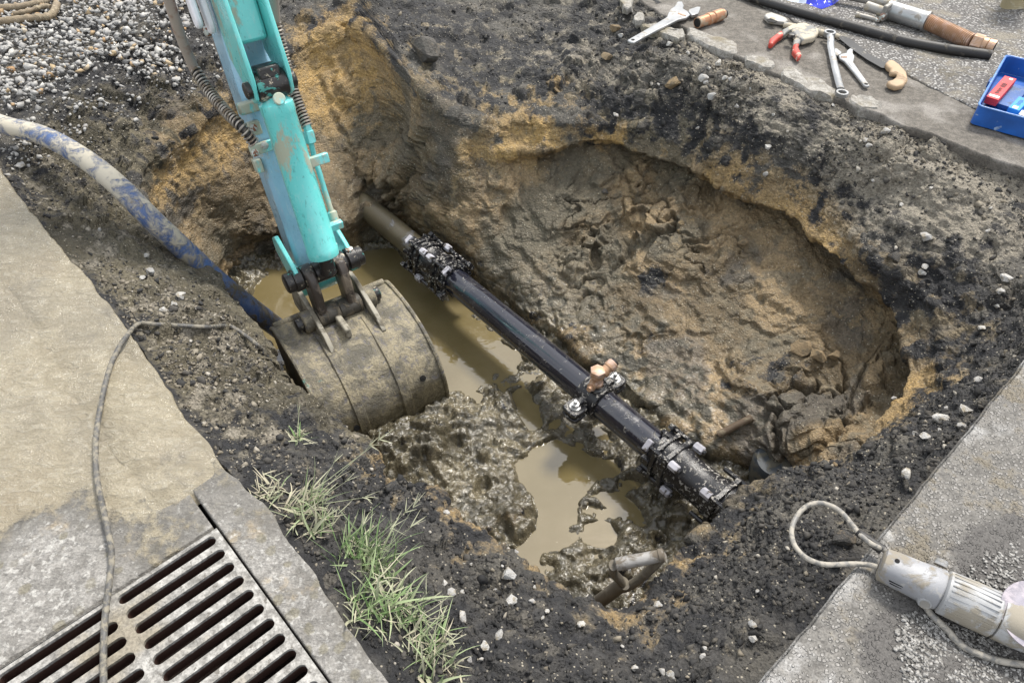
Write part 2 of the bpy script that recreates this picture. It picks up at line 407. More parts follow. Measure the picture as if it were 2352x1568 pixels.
attr['mud'] = attr['mud'] + .42 * _lb; attr['pale'] = attr['pale'] + .24 * _lb
attr['pale'] = attr['pale'] + (.30 * smooth(deg, -5, 15) * (1 - smooth(deg, 95, 115)))[None, :] * ((1 - smooth(ringpos, 4.2, 5.0)) * (ringpos > 2.5))[:, None]
wall = smooth(rp, 5.2, 6.2); darkz = 1 - smooth(rp, 5.0, 5.9)
lump = fbm(P * 3.1, 3, 11)                                   # broad undulation
knob = fbm(P * 9.0, 4, 21)
f1a, ga, ca = worley(P * 13 + .35 * knob[:, None], 31)       # fist-sized clods
f1b, gb, cb = worley(P * 34, 41)                             # thumb-sized crumbs
dome = lambda f: np.sqrt(np.clip(1 - (f / .82) ** 2, 0, 1))
crumbs = dome(f1b) * (.35 + .65 * cb)
clods = dome(f1a) * np.clip(ca * 1.7 - .55, 0, 1)
scr = vnoise(np.c_[P[:, 0] * 26 + P[:, 1] * 22, P[:, 1] * 6, P[:, 2] * 9] + knob[:, None] * 2, 51)
rough_zone = .45 + .55 * smooth(fbm(P * 4.3, 2, 71), -.25, .3)
slabs_f1, slabs_g, slabs_c = worley(P * np.array([4.6, 4.6, 6.0]) + .6 * knob[:, None], 61)   # broken blocks of clay
blocks = (slabs_c - .5) * smooth(slabs_g, 0, .10) - .42 * (1 - smooth(slabs_g, 0, .05))
s2_f, s2_g, s2_c = worley(P * np.array([10.5, 10.5, 12.0]) + .8 * knob[:, None], 67)
blocks2 = (s2_c - .5) * smooth(s2_g, 0, .14) - .30 * (1 - smooth(s2_g, 0, .07))
crackz = smooth(fbm(P * 2.3, 2, 69), -.15, .25)
disp = near * (.030 * lump + .018 * knob
     + darkz * (.036 * clods * rough_zone + .019 * crumbs * rough_zone)
     + wall * ((.075 * blocks * smooth(rp, 6.8, 7.4) + .030 * blocks2 * smooth(rp, 5.6, 6.2)) * crackz * (1 - smooth(rp, 8.4, 9)) + .012 * clods + .010 * crumbs * rough_zone + .009 * scr + .05 * fbm(P * 2.0, 2, 81) * smooth(rp, 7, 7.8)))
f1c, gc, cc_ = worley(P * 74, 93)
disp += near * darkz * (.004 * fbm(P * 60, 2, 91) + .0085 * dome(f1c) * (.3 + .7 * cc_))
P2 = P + Nf * disp[:, None]
BULGE = [((800,470,-.62), .17, (.02,-.13,.0)), ((720,520,-.72), .15, (.03,-.08,.0)), ((1520,560,-.5), .16, (-.05,-.03,.02)), ((1300,470,-.45), .14, (-.02,-.05,.0)), ((1930,760,-.5), .15, (.07,.03,-.02)), ((1700,850,-.62), .12, (-.05,-.02,.02)), ((1890,900,-.6), .12, (.05,.0,-.03)),
         ((1000,450,-.55), .13, (-.03,-.06,0)), ((860,280,-.3), .10, (.04,.05,0)), ((500,420,-.5), .15, (.06,-.05,0)), ((600,520,-.7), .12, (.05,-.04,0)), ((1290,170,-.1), .22, (0,0,.05)), ((1760,280,-.1), .2, (0,0,.035)), ((1560,190,-.1), .1, (0,0,.03)), ((2150,520,-.18), .2, (0,0,.03)), ((1000,130,-.05), .10, (0,-.02,.05))]
for q_, rad_, mv_ in BULGE:
    d_ = np.linalg.norm(P2 - at(*q_), axis=1); P2 = P2 + np.exp(-(d_ / rad_) ** 2)[:, None] * np.array(mv_)[None, :] * near[:, None]
edge_ok = np.abs(rp - 3) < .12                               # stay under the slab edges
P2[:, 2] = np.where(edge_ok & (slab[None, :].repeat(m_, 0).reshape(-1) > .5), np.minimum(P2[:, 2], -.025), P2[:, 2])
# patches of a different soil, as they lie in the ground:  place, radius, channel, amount
PATCH = [((770,170,-.25), .20, 'ochre', .55), ((700,260,-.4), .16, 'ochre', .42), ((830,120,-.2), .14, 'ochre', .35), ((440,330,-.3), .12, 'ochre', .3), ((470,420,-.5), .14, 'ochre', .28),
         ((560,300,-.35), .10, 'ochre', .5), ((420,290,-.2), .2, 'clay', .5), ((780,350,-.6), .16, 'clay', -.9), ((560,400,-.6), .1, 'clay', -.5), ((650,60,-.05), .3, 'clay', -.3),
         ((1560,190,-.12), .07, 'ochre', .75), ((1450,310,-.27), .12, 'ochre', .6), ((1230,340,-.3), .12, 'ochre', .6), ((1540,350,-.3), .10, 'ochre', .6), ((1690,440,-.3), .1, 'ochre', .4),
         ((1290,190,-.15), .05, 'ochre', .6), ((980,140,-.1), .06, 'ochre', .3), ((1500,520,-.5), .12, 'ochre', .32), ((1880,760,-.5), .14, 'ochre', .25), ((1720,900,-.7), .12, 'clay', -.3),
         ((1500,640,-.6), .06, 'clay', -.9), ((1790,830,-.6), .10, 'clay', -.38), ((1100,420,-.45), .09, 'clay', -.35), ((2060,700,-.38), .05, 'clay', -.8),
         ((2100,420,-.08), .32, 'pale', .30), ((1800,260,-.08), .25, 'pale', .2), ((1950,330,-.1), .25, 'pale', .2),
         ((1700,180,-.05), .25, 'pale', .3), ((2250,480,-.1), .3, 'pale', .35), ((2000,450,-.15), .25, 'pale', .22), ((1250,120,-.05), .25, 'pale', .22), ((200,520,-.05), .25, 'mud', .5), ((400,900,-.15), .22, 'mud', .45), ((420,720,-.25), .22, 'mud', .45), ((250,280,-.05), .3, 'mud', .5), ((450,200,-.1), .25, 'mud', .35), ((520,1010,-.15), .16, 'pale', .15), ((420,800,-.2), .18, 'pale', .25), ((330,620,-.15), .2, 'pale', .15), ((500,850,-.25), .15, 'mud', .4), ((300,560,-.1), .2, 'mud', .35), ((520,700,-.3), .15, 'mud', .35),
         ((640,900,-.3), .12, 'mud', .5), ((800,1020,-.33), .10, 'mud', .5), ((560,760,-.35), .1, 'clay', .3), ((350,330,-.1), .25, 'mud', .25), ((1420,150,-.05), .2, 'pale', .25)]
for q, rad, ch, amt in PATCH:
    c = at(*q); d = np.linalg.norm(P2 - c, axis=1)
    attr[ch] = attr[ch] + (amt * np.exp(-(d / rad) ** 2)).reshape(m_, NT_)
attr['ochre'] = attr['ochre'] * (.25 + 1.3 * smooth(fbm(P * 3.4, 3, 321), -.3, .35)).reshape(m_, NT_); attr['clay'] = attr['clay'] - .5 * (smooth(fbm(P * 5.5, 3, 323), .12, .4) * (rp < 6.8) * (rp > 5)).reshape(m_, NT_)
attr['cell'] = (cb * .6 + ca * .4).reshape(m_, NT_)
attr['tone'] = (.5 + .62 * fbm(P * 5, 5, 101)).reshape(m_, NT_)
attr['grain'] = (.5 + .75 * fbm(P * 24, 3, 111, .6)).reshape(m_, NT_)
attr['stain'] = (.5 + .62 * fbm(P * 3.2, 5, 121)).reshape(m_, NT_)
XT = P2.reshape(m_, NT_, 3)
soil = grid_object('excavated_ground', XT, M_soil, None, attr, wrap=True)
tag(soil, kind='structure')
# flip if the faces look down
if soil.data.polygons[(i0 + 30) * (NT_ - 1) + 200].normal.z < 0: soil.data.flip_normals()
NT3 = normals(XT)
if NT3[i0 + 20, NT_ // 2, 2] < 0: NT3 = -NT3
_PT = XT.reshape(-1, 3); _NN = NT3.reshape(-1, 3); _pu, _pv, _pw = project(_PT)
_ok = (_pw > .2)
def surf(px, py, rad=9):
    """the point of the soil seen at a photo position, and its normal"""
    d2 = (_pu - px) ** 2 + (_pv - py) ** 2; d2 = np.where(_ok, d2, 1e12)
    k = np.where(d2 < rad * rad)[0]
    if len(k) == 0: k = np.array([np.argmin(d2)])
    dmin = _pw[k].min(); k = k[_pw[k] < dmin + .05]
    i = k[np.argmin(d2[k])]
    return _PT[i].copy(), _NN[i].copy()

# ------------------------------------------------------------------ pit floor: slumped mud standing out of water
ZW = -.862
gx = np.arange(-1.45, 1.45, .0042); gy = np.arange(.70, 3.05, .0042)
GX, GY = np.meshgrid(gx, gy, indexing='ij'); FP = np.c_[GX.ravel(), GY.ravel(), np.zeros(GX.size)]
def inside(poly):
    x, y = FP[:, 0], FP[:, 1]; r = np.zeros(len(x), bool); n = len(poly)
    for i in range(n):
        (x1, y1), (x2, y2) = poly[i], poly[(i+1) % n]
        c = ((y1 > y) != (y2 > y)) & (x < (x2 - x1) * (y - y1) / (y2 - y1 + 1e-12) + x1); r ^= c
    return r
POOLS = [[(560,700),(600,640),(690,600),(830,582),(900,568),(945,620),(1010,680),(1090,740),(1190,812),(1203,838),(1160,852),(1100,866),(1062,890),(1000,905),(900,850),(760,900),(690,920),(620,830)],
         [(1172,905),(1200,882),(1232,930),(1247,970),(1232,997),(1195,968)], [(1072,900),(1112,898),(1112,935),(1080,918)],
         [(1170,1062),(1195,1058),(1275,1005),(1335,1035),(1368,1055),(1420,1062),(1420,1085),(1372,1092),(1345,1128),(1322,1170),(1330,1205),(1282,1208),(1278,1222),(1335,1244),(1300,1268),(1247,1262),(1238,1300),(1262,1340),(1240,1400),(1190,1330),(1185,1270),(1216,1235),(1244,1195),(1228,1150),(1190,1100)],
         [(1365,1128),(1440,1140),(1492,1200),(1475,1222),(1420,1172),(1378,1162)], [(1338,1200),(1402,1195),(1422,1240),(1392,1272),(1345,1248)],
         [(1090,1122),(1120,1092),(1134,1130),(1102,1152)], [(1145,1200),(1182,1245),(1172,1262),(1140,1222)], [(1420,1105),(1485,1098),(1472,1122),(1428,1127)],
         [(1350,960),(1420,1010),(1370,1010)], [(1330,780),(1385,812),(1375,830),(1340,806)], [(1480,1240),(1540,1250),(1520,1280)]]
water_mask = np.zeros(len(FP))
for pl in POOLS: water_mask = np.maximum(water_mask, inside([tuple(at(x, y, ZW)[:2]) for x, y in pl]).astype(float))
wm = water_mask.reshape(GX.shape)
def blur(a, k, it=2):
    for _ in range(it):
        for ax in (0, 1):
            c = np.cumsum(np.concatenate([np.repeat(np.take(a, [0], ax), k + 1, ax), a, np.repeat(np.take(a, [-1], ax), k, ax)], ax), ax)
            n = a.shape[ax]
            a = (np.take(c, np.arange(2*k+1, 2*k+1+n), ax) - np.take(c, np.arange(0, n), ax)) / (2*k+1)
    return a
wmb = blur(wm, 5).ravel(); far = blur(wm, 26, 3).ravel()
BUMPS = [((1160,1150), .11, .055), ((1010,1060), .16, .10), ((930,1090), .16, .13), ((1330,1140), .035, .05), ((1340,1200), .045, .045), ((1310,1300), .09, .06), ((1150,930), .06, .05),
         ((1180,1210), .06, .03), ((1250,900), .05, .03), ((1430,1260), .10, .05), ((1500,1150), .12, .03), ((1100,1000), .12, .05), ((620,690), .12, .10), ((930,600), .05, .03), ((1110,800), .05, .03)]
fl = fbm(FP * 11, 4, 5); q1, g1, c1 = worley(FP * np.array([15, 20, 1]) + 1.5 * fl[:, None], 6); q2, g2, c2 = worley(FP * 52 + .4 * fl[:, None], 8)
zf = -.006 + .022 * fl + .032 * dome(q1) * np.clip(c1 * 1.6 - .4, 0, 1) * (1 - far * .5) + .007 * dome(q2) * c2 + .012 * fbm(FP * 30, 3, 15) + .022 * (1 - smooth(far, 0, .35))
for q, rad, hgt in BUMPS:
    c = at(*q, ZW); d2 = (FP[:, 0] - c[0]) ** 2 + (FP[:, 1] - c[1]) ** 2; zf = zf + .72 * hgt * np.exp(-d2 / rad ** 2) * (.75 + .5 * fl)
zf = zf - .055 * smooth(wmb + .35 * fl * (wmb > .02), .25, .85)
FP[:, 2] = ZW + zf
fat = {'clay': np.full(len(FP), .6), 'ochre': .25 * smooth(fl, .35, .6), 'mud': 1.05 - .5 * smooth(fl, .25, .55), 'pale': np.zeros(len(FP)), 'wet': np.full(len(FP), 1.15), 'cell': np.zeros(len(FP)), 'tone': .5 + .62 * fbm(FP * 5, 4, 101), 'grain': .5 + .75 * fbm(FP * 24, 3, 111, .6), 'stain': .5 + .6 * fbm(FP * 3.2, 4, 121)}
floor = grid_object('pit_floor', FP.reshape(*GX.shape, 3), M_soil, None, fat); tag(floor, kind='structure')
if floor.data.polygons[1000].normal.z < 0: floor.data.flip_normals()
def floor_z(x, y):
    i = int(np.clip((x - gx[0]) / .0042, 0, len(gx) - 1)); j = int(np.clip((y - gy[0]) / .0042, 0, len(gy) - 1))
    return FP.reshape(*GX.shape, 3)[i, j, 2]
wx = np.linspace(-1.5, 1.45, 40); wy = np.linspace(.72, 3.05, 40); WX, WY = np.meshgrid(wx, wy, indexing='ij')
water = grid_object('water', np.stack([WX, WY, np.full_like(WX, ZW)], -1), M_water); tag(water, kind='structure')
if water.data.polygons[0].normal.z < 0: water.data.flip_normals()
# ------------------------------------------------------------------ paving materials
def concrete_mud_material():
    """left apron: weathered concrete under a film of wet silt that was washed across it"""
    t = NT('muddy_concrete')
    pos = t.n.new('ShaderNodeNewGeometry').outputs['Position']
    v = t.map((1,1,1), rot=(0,0,.55), src=pos)
    silt = t.attr('silt')
    flow = t.noise(10, 8, .66, t.map((1.5, 2.5, 1), rot=(0,0,.45), src=pos), 1.3)
    n1 = t.noise(4, 6, .6, pos); n2 = t.noise(38, 6, .65, pos); n3 = t.noise(190, 4, .6, pos)
    conc = t.mix(t.ramp(n2, .35, .68), (.155, .147, .134), (.30, .288, .268))
    conc = t.mix(t.ramp(n1, .50, .68), conc, (.115, .106, .092))
    conc = t.mix(t.math('MULTIPLY', t.ramp(t.noise(7, 5, .6, t.map(loc=(3,1,0), src=pos)), .58, .70), .8), conc, (.34, .27, .17))
    conc = t.mix(t.math('MULTIPLY', t.ramp(t.noise(75, 5, .6, t.map(loc=(1,6,0), src=pos)), .54, .62), .7), conc, (.40, .39, .365))
    lv = t.n.new('ShaderNodeTexVoronoi'); lv.inputs['Scale'].default_value = 30; t.k(t.map(loc=(2,2,0), src=pos), lv.inputs['Vector']); ls = t.n.new('ShaderNodeSeparateColor'); t.k(lv.outputs[1], ls.inputs[0])
    conc = t.mix(t.math('MULTIPLY', t.math('MULTIPLY', t.ramp(t.math('ADD', lv.outputs[0], t.math('MULTIPLY', n2, .6)), .68, .55), t.ramp(ls.outputs[0], .50, .60)), .75), conc, (.165, .150, .108))
    conc = t.mul(conc, t.ramp(n3, .25, .75, .68, 1.28))
    s1 = t.mix(t.ramp(flow, .35, .65), (.205, .174, .116), (.285, .250, .178))
    s1 = t.mix(t.ramp(n1, .45, .75), s1, (.205, .170, .112))
    s1 = t.mul(s1, t.ramp(n3, .2, .8, .88, 1.12))
    raw = t.math('ADD', silt, t.math('ADD', t.math('MULTIPLY', t.math('SUBTRACT', n1, .5), 2.0), t.math('MULTIPLY', t.math('SUBTRACT', n2, .5), 1.2)))
    m = t.ramp(raw, .34, .62)
    wetc = t.math('MULTIPLY', t.ramp(raw, -.05, .38), .72)
    conc = t.mix(wetc, conc, t.mul((.105, .098, .085), t.ramp(n2, .3, .7, .75, 1.3)))
    c = t.mix(m, conc, s1)
    c = t.mix(t.math('MULTIPLY', t.math('MULTIPLY', t.ramp(t.noise(2.6, 6, .6, t.map(loc=(5,5,0), src=pos)), .46, .62), m), .5), c, (.160, .140, .104))
    wetness = t.ramp(flow, .42, .60, .40, .12)
    r = t.n.new('ShaderNodeMix'); t.k(m, r.inputs[0]); r.inputs[2].default_value = .85; t.k(wetness, r.inputs[3])
    rip = t.noise(26, 6, .62, t.map((1, 2.0, 1), rot=(0,0,.3), src=pos), 1.6)
    c = t.mix(t.math('MULTIPLY', t.math('MULTIPLY', t.ramp(rip, .52, .64), m), .35), c, (.34, .315, .255)); c = t.mix(t.math('MULTIPLY', t.math('MULTIPLY', t.ramp(t.noise(6, 7, .66, t.map(loc=(9,4,0), src=pos)), .56, .68), m), .55), c, (.120, .108, .088))
    h = t.math('ADD', t.math('ADD', t.math('MULTIPLY', flow, .8), t.math('MULTIPLY', rip, .55)), t.math('MULTIPLY', n2, .30))
    h = t.math('ADD', h, t.math('MULTIPLY', n3, .12)); h = t.math('ADD', h, t.math('MULTIPLY', m, .25))
    return t.out(c, r.outputs[0], None, t.bump(h, .013, .85), spec=.6)
def old_concrete(name, a, b, stain, lichen=True, sc=1.0):
    t = NT(name); pos = t.n.new('ShaderNodeNewGeometry').outputs['Position']
    n1 = t.noise(5*sc, 6, .6, pos); n2 = t.noise(42*sc, 6, .68, pos); n3 = t.noise(210*sc, 4, .6, pos)
    c = t.mix(t.ramp(n2, .38, .66), a, b); c = t.mix(t.ramp(n1, .50, .66), c, stain)
    h = t.math('ADD', t.math('MULTIPLY', n2, .8), t.math('MULTIPLY', n3, .35))
    if lichen:
        vn = t.n.new('ShaderNodeTexVoronoi'); vn.inputs['Scale'].default_value = 34
        t.k(t.map(src=pos), vn.inputs['Vector']); sep = t.n.new('ShaderNodeSeparateColor'); t.k(vn.outputs[1], sep.inputs[0])
        blot = t.math('MULTIPLY', t.ramp(t.math('ADD', vn.outputs[0], t.math('MULTIPLY', n2, .5)), .62, .50), t.ramp(sep.outputs[0], .50, .58))
        c = t.mix(t.math('MULTIPLY', blot, .8), c, (.22, .20, .135)); h = t.math('ADD', h, t.math('MULTIPLY', blot, .15))
    c = t.mul(c, t.ramp(n3, .22, .78, .62, 1.3))
    return t.out(c, .88, None, t.bump(h, .007, .9), spec=.3)
def asphalt(name, binder, agg_a, agg_b, scale, cover, dirt, dlo=.52, dhi=.66, worn=None):
    """worn road surface: stones of the mix showing through the binder"""
    t = NT(name); pos = t.n.new('ShaderNodeNewGeometry').outputs['Position']
    n1 = t.noise(4.5, 6, .6, pos); n2 = t.noise(36, 6, .68, pos); n3 = t.noise(230, 4, .6, pos)
    vn = t.n.new('ShaderNodeTexVoronoi'); vn.inputs['Scale'].default_value = scale
    vec = t.n.new('ShaderNodeVectorMath'); vec.operation = 'ADD'; t.k(pos, vec.inputs[0]); t.k(t.mul(t.noise(60, 2, .5, pos, col=True), .010), vec.inputs[1])
    t.k(vec.outputs[0], vn.inputs['Vector']); sep = t.n.new('ShaderNodeSeparateColor'); t.k(vn.outputs[1], sep.inputs[0])
    stone = t.math('MULTIPLY', t.ramp(vn.outputs[0], .56, .40), t.ramp(t.math('ADD', sep.outputs[0], t.math('MULTIPLY', t.math('SUBTRACT', n1, .5), 1.2)), 1 - cover - .1, 1 - cover + .1))
    sc_ = t.mix(sep.outputs[1], agg_a, agg_b)
    c = t.mix(stone, t.mul(binder, t.ramp(n2, .3, .7, .7, 1.4)), sc_)
    c = t.mix(t.ramp(t.math('ADD', n1, t.math('MULTIPLY', t.math('SUBTRACT', n2, .5), .5)), dlo, dhi), c, dirt)
    c = t.mix(t.math('MULTIPLY', t.ramp(t.noise(5, 7, .68, t.map(loc=(7,2,1), src=pos)), .50, .64), .85), c, (.36, .355, .345) if worn else tuple(q * 1.75 for q in dirt))
    if worn: c = t.mix(t.ramp(t.math('ADD', t.attr(worn), t.math('ADD', t.math('MULTIPLY', t.math('SUBTRACT', n2, .5), 1.6), t.math('MULTIPLY', t.math('SUBTRACT', n1, .5), 1.6))), .45, .75), c, (.10, .095, .090))
    c = t.mul(c, t.ramp(n3, .22, .78, .62, 1.3))
    h = t.math('ADD', t.math('MULTIPLY', stone, .8), t.math('MULTIPLY', n3, .3)); h = t.math('ADD', h, t.math('MULTIPLY', n2, .5))
    return t.out(c, .85, None, t.bump(h, .006, 1.0), spec=.35)
M_apron = concrete_mud_material()
M_kerb = old_concrete('weathered_kerb', (.30, .285, .255), (.52, .50, .465), (.27, .245, .18))
M_kerb2 = old_concrete('dirty_concrete', (.105, .096, .084), (.165, .150, .130), (.225, .21, .19), False)
def grate_material():
    t = NT('grate_iron'); g = t.n.new('ShaderNodeNewGeometry'); pos = g.outputs['Position']
    n1 = t.noise(6, 6, .6, pos); n2 = t.noise(48, 6, .7, pos); n3 = t.noise(200, 4, .6, pos)
    c = t.mix(t.ramp(n2, .36, .64), (.17, .163, .15), (.37, .36, .338)); c = t.mix(t.ramp(n1, .50, .64), c, (.23, .205, .16)); c = t.mix(t.ramp(t.noise(70, 5, .6, t.map(loc=(3,1,2), src=pos)), .60, .66), c, (.15, .14, .125))
    c = t.mul(c, t.ramp(n3, .22, .78, .65, 1.25))
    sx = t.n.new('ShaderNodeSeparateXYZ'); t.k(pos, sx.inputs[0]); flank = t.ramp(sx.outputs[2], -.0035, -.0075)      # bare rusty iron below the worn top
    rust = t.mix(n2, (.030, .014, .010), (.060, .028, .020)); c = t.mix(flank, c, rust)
    return t.out(c, .85, None, t.bump(t.math('ADD', n2, t.math('MULTIPLY', n3, .3)), .004, .8), spec=.3)
M_grate = grate_material()
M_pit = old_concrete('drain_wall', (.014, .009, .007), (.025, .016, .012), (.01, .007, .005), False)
M_road = asphalt('road_asphalt', (.105, .10, .095), (.40, .39, .375), (.26, .252, .242), 88, .72, (.135, .122, .098), .56, .70)
M_road2 = asphalt('cut_asphalt', (.145, .138, .127), (.265, .255, .24), (.20, .19, .176), 140, .55, (.165, .145, .112), .50, .64, 'worn')

# ------------------------------------------------------------------ paving round the hole
def wander(poly, step=.03, amp=.006, seed=1):
    out = []
    for i in range(len(poly) - 1):
        a, b = np.array(poly[i]), np.array(poly[i+1]); n = max(1, int(np.linalg.norm(b - a) / step))
        for k in range(n): out.append(a + (b - a) * k / n)
    out.append(np.array(poly[-1])); out = np.array(out)
    t = unit(out[-1] - out[0]); nn = V(-t[1], t[0])
    P3 = np.c_[out[:, 0] * 14, out[:, 1] * 14, np.full(len(out), seed * 3.1)]
    return out + nn[None, :] * (amp * (fbm(P3, 3, seed) * 1.6))[:, None]
def slab_strip(name, edge, away, width, top, thick, mat, rows=60, relief=.003, silt=None, kind='structure', parent=None, bow=0.0):
    """paving with a broken front edge: a sheet of rows running from the edge, and its cut face"""
    edge = np.asarray(edge); away = unit(np.asarray(away))
    s = np.r_[[0, .002, .006], np.linspace(.015, 1, rows) ** 1.6 * width]
    G = edge[None, :, :] + s[:, None, None] * away[None, None, :]
    Xs = np.zeros((len(s) + 2, len(edge), 3)); Xs[2:, :, :2] = G
    Q = Xs[2:].reshape(-1, 3).copy()
    zz = relief * fbm(Q * 9, 3, 13) + relief * .5 * fbm(Q * 45, 2, 17)
    Xs[2:, :, 2] = top + zz.reshape(len(s), -1)
    Xs[2, :, 2] -= .010; Xs[3, :, 2] -= .003
    face = np.c_[edge, np.zeros(len(edge))]
    wob = .012 * fbm(np.c_[edge * 22, np.full(len(edge), 2.0)], 3, 23)
    Xs[1, :, :2] = edge + away * .008 + away * wob[:, None]; Xs[1, :, 2] = top - thick * .45
    Xs[0, :, :2] = edge + away * .02; Xs[0, :, 2] = top - thick
    at_ = {}
    if silt is not None: at_['worn'] = silt(Xs)
    o = grid_object(name, Xs, mat, parent, at_)
    if o.data.polygons[len(o.data.polygons) // 2].normal.z < 0: o.data.flip_normals()
    if kind: tag(o, kind=kind)
    return o
xy = lambda l, z=0: [at(x, y, z)[:2] for x, y in l]
KD = unit(at(765,1568) - at(502,1206))[:2]                 # along the kerb, towards the camera
KN = V(KD[1], -KD[0]);                                     # away from the hole (left)
if KN[0] > 0: KN = -KN
G0 = at(502,1206)[:2]                                      # corner of the grate
gdir = unit(at(0,1531)[:2] - G0)
kerb_edge = wander(xy(KERB), .012, .006, 3)
# depth of the kerb strip: from its soil edge to the joint, which runs straight along the grate
def joint_dist(p): return (G0 - p) @ KN
kw = np.array([max(.02, joint_dist(p)) for p in kerb_edge])
s_ = np.r_[[-.02, -.01, 0, .004, .03], np.linspace(.08, 1, 26)]
KX = np.zeros((len(s_), len(kerb_edge), 3))
for i, s in enumerate(s_):
    if s < 0: KX[i, :, :2] = kerb_edge + KN * .012; KX[i, :, 2] = -.14 if s < -.015 else -.05
    else:
        KX[i, :, :2] = kerb_edge + KN[None, :] * (kw * s)[:, None]
        Q = KX[i].copy(); KX[i, :, 2] = .004 * fbm(Q * 11, 3, 7) + .002 * fbm(Q * 50, 2, 9) - (.012 if s == 0 else .004 if s == .004 else 0)
lo = KX[-1].copy(); lo[:, 2] = -.14; lo0 = KX[-1].copy(); lo0[:, :2] += KN * .002; lo0[:, 2] -= .006
KX = np.concatenate([KX, lo0[None], lo[None]], 0)
# upstream the strip is under the silt too
def silt_at(X):
    p = X[..., :2]; along = (p - G0) @ (-KD); out = (p - G0) @ KN
    s = smooth(along, -.22, .42) * 1.15 - .25 * smooth(out - .35 * along, .15, .5)
    spot = at(330,1200)[:2]; d = np.linalg.norm(p - spot, axis=-1); s = s + .25 * np.exp(-(d / .14) ** 2)
    for q, rad, a in (((60,1250), .16, -.75), ((240,1310), .10, -.35), ((440,1150), .08, -.35), ((150,1220), .08, -.3)):
        d = np.linalg.norm(p - at(*q)[:2], axis=-1); s = s + a * np.exp(-(d / rad) ** 2)
    return s
ks = silt_at(KX) + .05
kerb = grid_object('kerb_strip', KX, M_apron, None, {'silt': np.clip(ks - .10, -1, 1.2)})
if kerb.data.polygons[len(kerb_edge) * 12].normal.z < 0: kerb.data.flip_normals()
tag(kerb, kind='structure')
# apron beyond the joint, upstream of the grate
na, nb = 150, 130
al = np.linspace(.0, 1, na) ** 1.5 * 4.2; ou = np.linspace(0, 1, nb) ** 1.4 * 4.0
AX = np.zeros((na + 1, nb + 1, 3))
base = G0[None, None, :] + KN * .004
AX[1:, 1:, :2] = base + (-KD)[None, None, :] * (al[:, None, None] + .008) + KN[None, None, :] * (ou[None, :, None] + .006)
AX[0, 1:] = AX[1, 1:]; AX[1:, 0] = AX[1:, 1]; AX[0, 0] = AX[1, 1]
Q = AX.reshape(-1, 3)
AX[..., 2] = (.003 * fbm(Q * 5, 3, 3) + .002 * fbm(np.c_[Q[:, 0] * 22 + Q[:, 1] * 9, Q[:, 1] * 12, Q[:, 2]], 3, 5)).reshape(na + 1, nb + 1) - .004
AX[0, :, 2] = -.15; AX[:, 0, 2] = -.15
apron = grid_object('concrete_apron', AX, M_apron, None, {'silt': silt_at(AX)}); tag(apron, kind='structure')
if apron.data.polygons[len(apron.data.polygons) // 2].normal.z < 0: apron.data.flip_normals()

# silt has filled the joint upstream of the grate
nj = 220; ja = np.linspace(.085, 4.0, nj); jo = np.array([-.075, -.050, -.020, .004, .028, .055, .085]); JX = np.zeros((len(jo), nj, 3))
for i, o_ in enumerate(jo):
    JX[i, :, :2] = G0[None, :] - KD[None, :] * ja[:, None] + KN[None, :] * (o_ + .012 * fbm(np.c_[ja * 9, np.full(nj, i * 1.0), np.zeros(nj)], 2, 4))[:, None]
    JX[i, :, 2] = (.0045 if 1 < i < 5 else .0025 if 0 < i < 6 else -.005) + .002 * fbm(np.c_[ja * 20, np.full(nj, i * 3.0), np.zeros(nj)], 2, 6) - .02 * (1 - smooth(ja, .085, .13))
silt_o = grid_object('silt_in_joint', JX, M_apron, None, {'silt': np.full((len(jo), nj), 1.3)}); tag(silt_o, kind='structure')
if silt_o.data.polygons[nj * 3].normal.z < 0: silt_o.data.flip_normals()

# sawn road on the right and the road with its concrete edging at the back
sr = wander(xy(SAWR), .03, .004, 5); sd = unit(sr[-1] - sr[0]); sn = V(sd[1], -sd[0])
def c7(x, y): return (1920 + x / 3.092) * .91875, (1200 + y / 3.092) * .91875
def worn_at(X):
    p = X[..., :2]; s = np.zeros(p.shape[:-1])
    for q, rad in (((1250,1250), .09), ((1600,1450), .12), ((1900,1500), .12), ((1400,1500), .1), ((1750,650), .07), ((1950,550), .09), ((1200,1650), .09), ((2000,750), .07)):
        s = s + np.exp(-(np.linalg.norm(p - at(*c7(*q))[:2], axis=-1) / rad) ** 2)
    return np.clip(s, 0, 1)
slab_strip('road_right', sr, sn, 4.0, 0.0, .16, M_road2, 150, .004, worn_at)
st = wander(xy(SAWT), .010, .012, 8); td = unit(st[-1] - st[0]); tn = V(-td[1], td[0])
if tn @ (st[0] - CEN) < 0: tn = -tn
crack = [at(x, y)[:2] for x, y in ((1330,-220),(1500,-110),(1640,-40),(1780,28),(1960,112),(2110,186),(2240,250),(2420,330),(2640,420))]
ck = wander(crack, .02, .016, 12)
# concrete edging between the torn edge and the crack
ns = 40; EX = np.zeros((ns + 4, len(st), 3))
cproj = np.interp((st - st[0]) @ td, (ck - st[0]) @ td, (ck - st[0]) @ tn); sproj = (st - st[0]) @ tn
ew = np.maximum(cproj - sproj - .007, .03)
for i in range(ns):
    EX[i + 2, :, :2] = st + tn[None, :] * (ew * (i / (ns - 1)) ** 1.3)[:, None]
Q = EX.reshape(-1, 3); EX[..., 2] = (.006 * fbm(Q * 6, 3, 33) + .003 * fbm(Q * 30, 2, 35)).reshape(ns + 4, -1)
EX[2, :, 2] -= .010
EX[1, :, :2] = st + tn * .01; EX[1, :, 2] = -.05; EX[0, :, :2] = st + tn * .03; EX[0, :, 2] = -.15
EX[-2] = EX[-3]; EX[-2, :, 2] -= .02; EX[-1] = EX[-3]; EX[-1, :, 2] = -.12
edging = grid_object('road_edging', EX, M_kerb2); tag(edging, kind='structure')
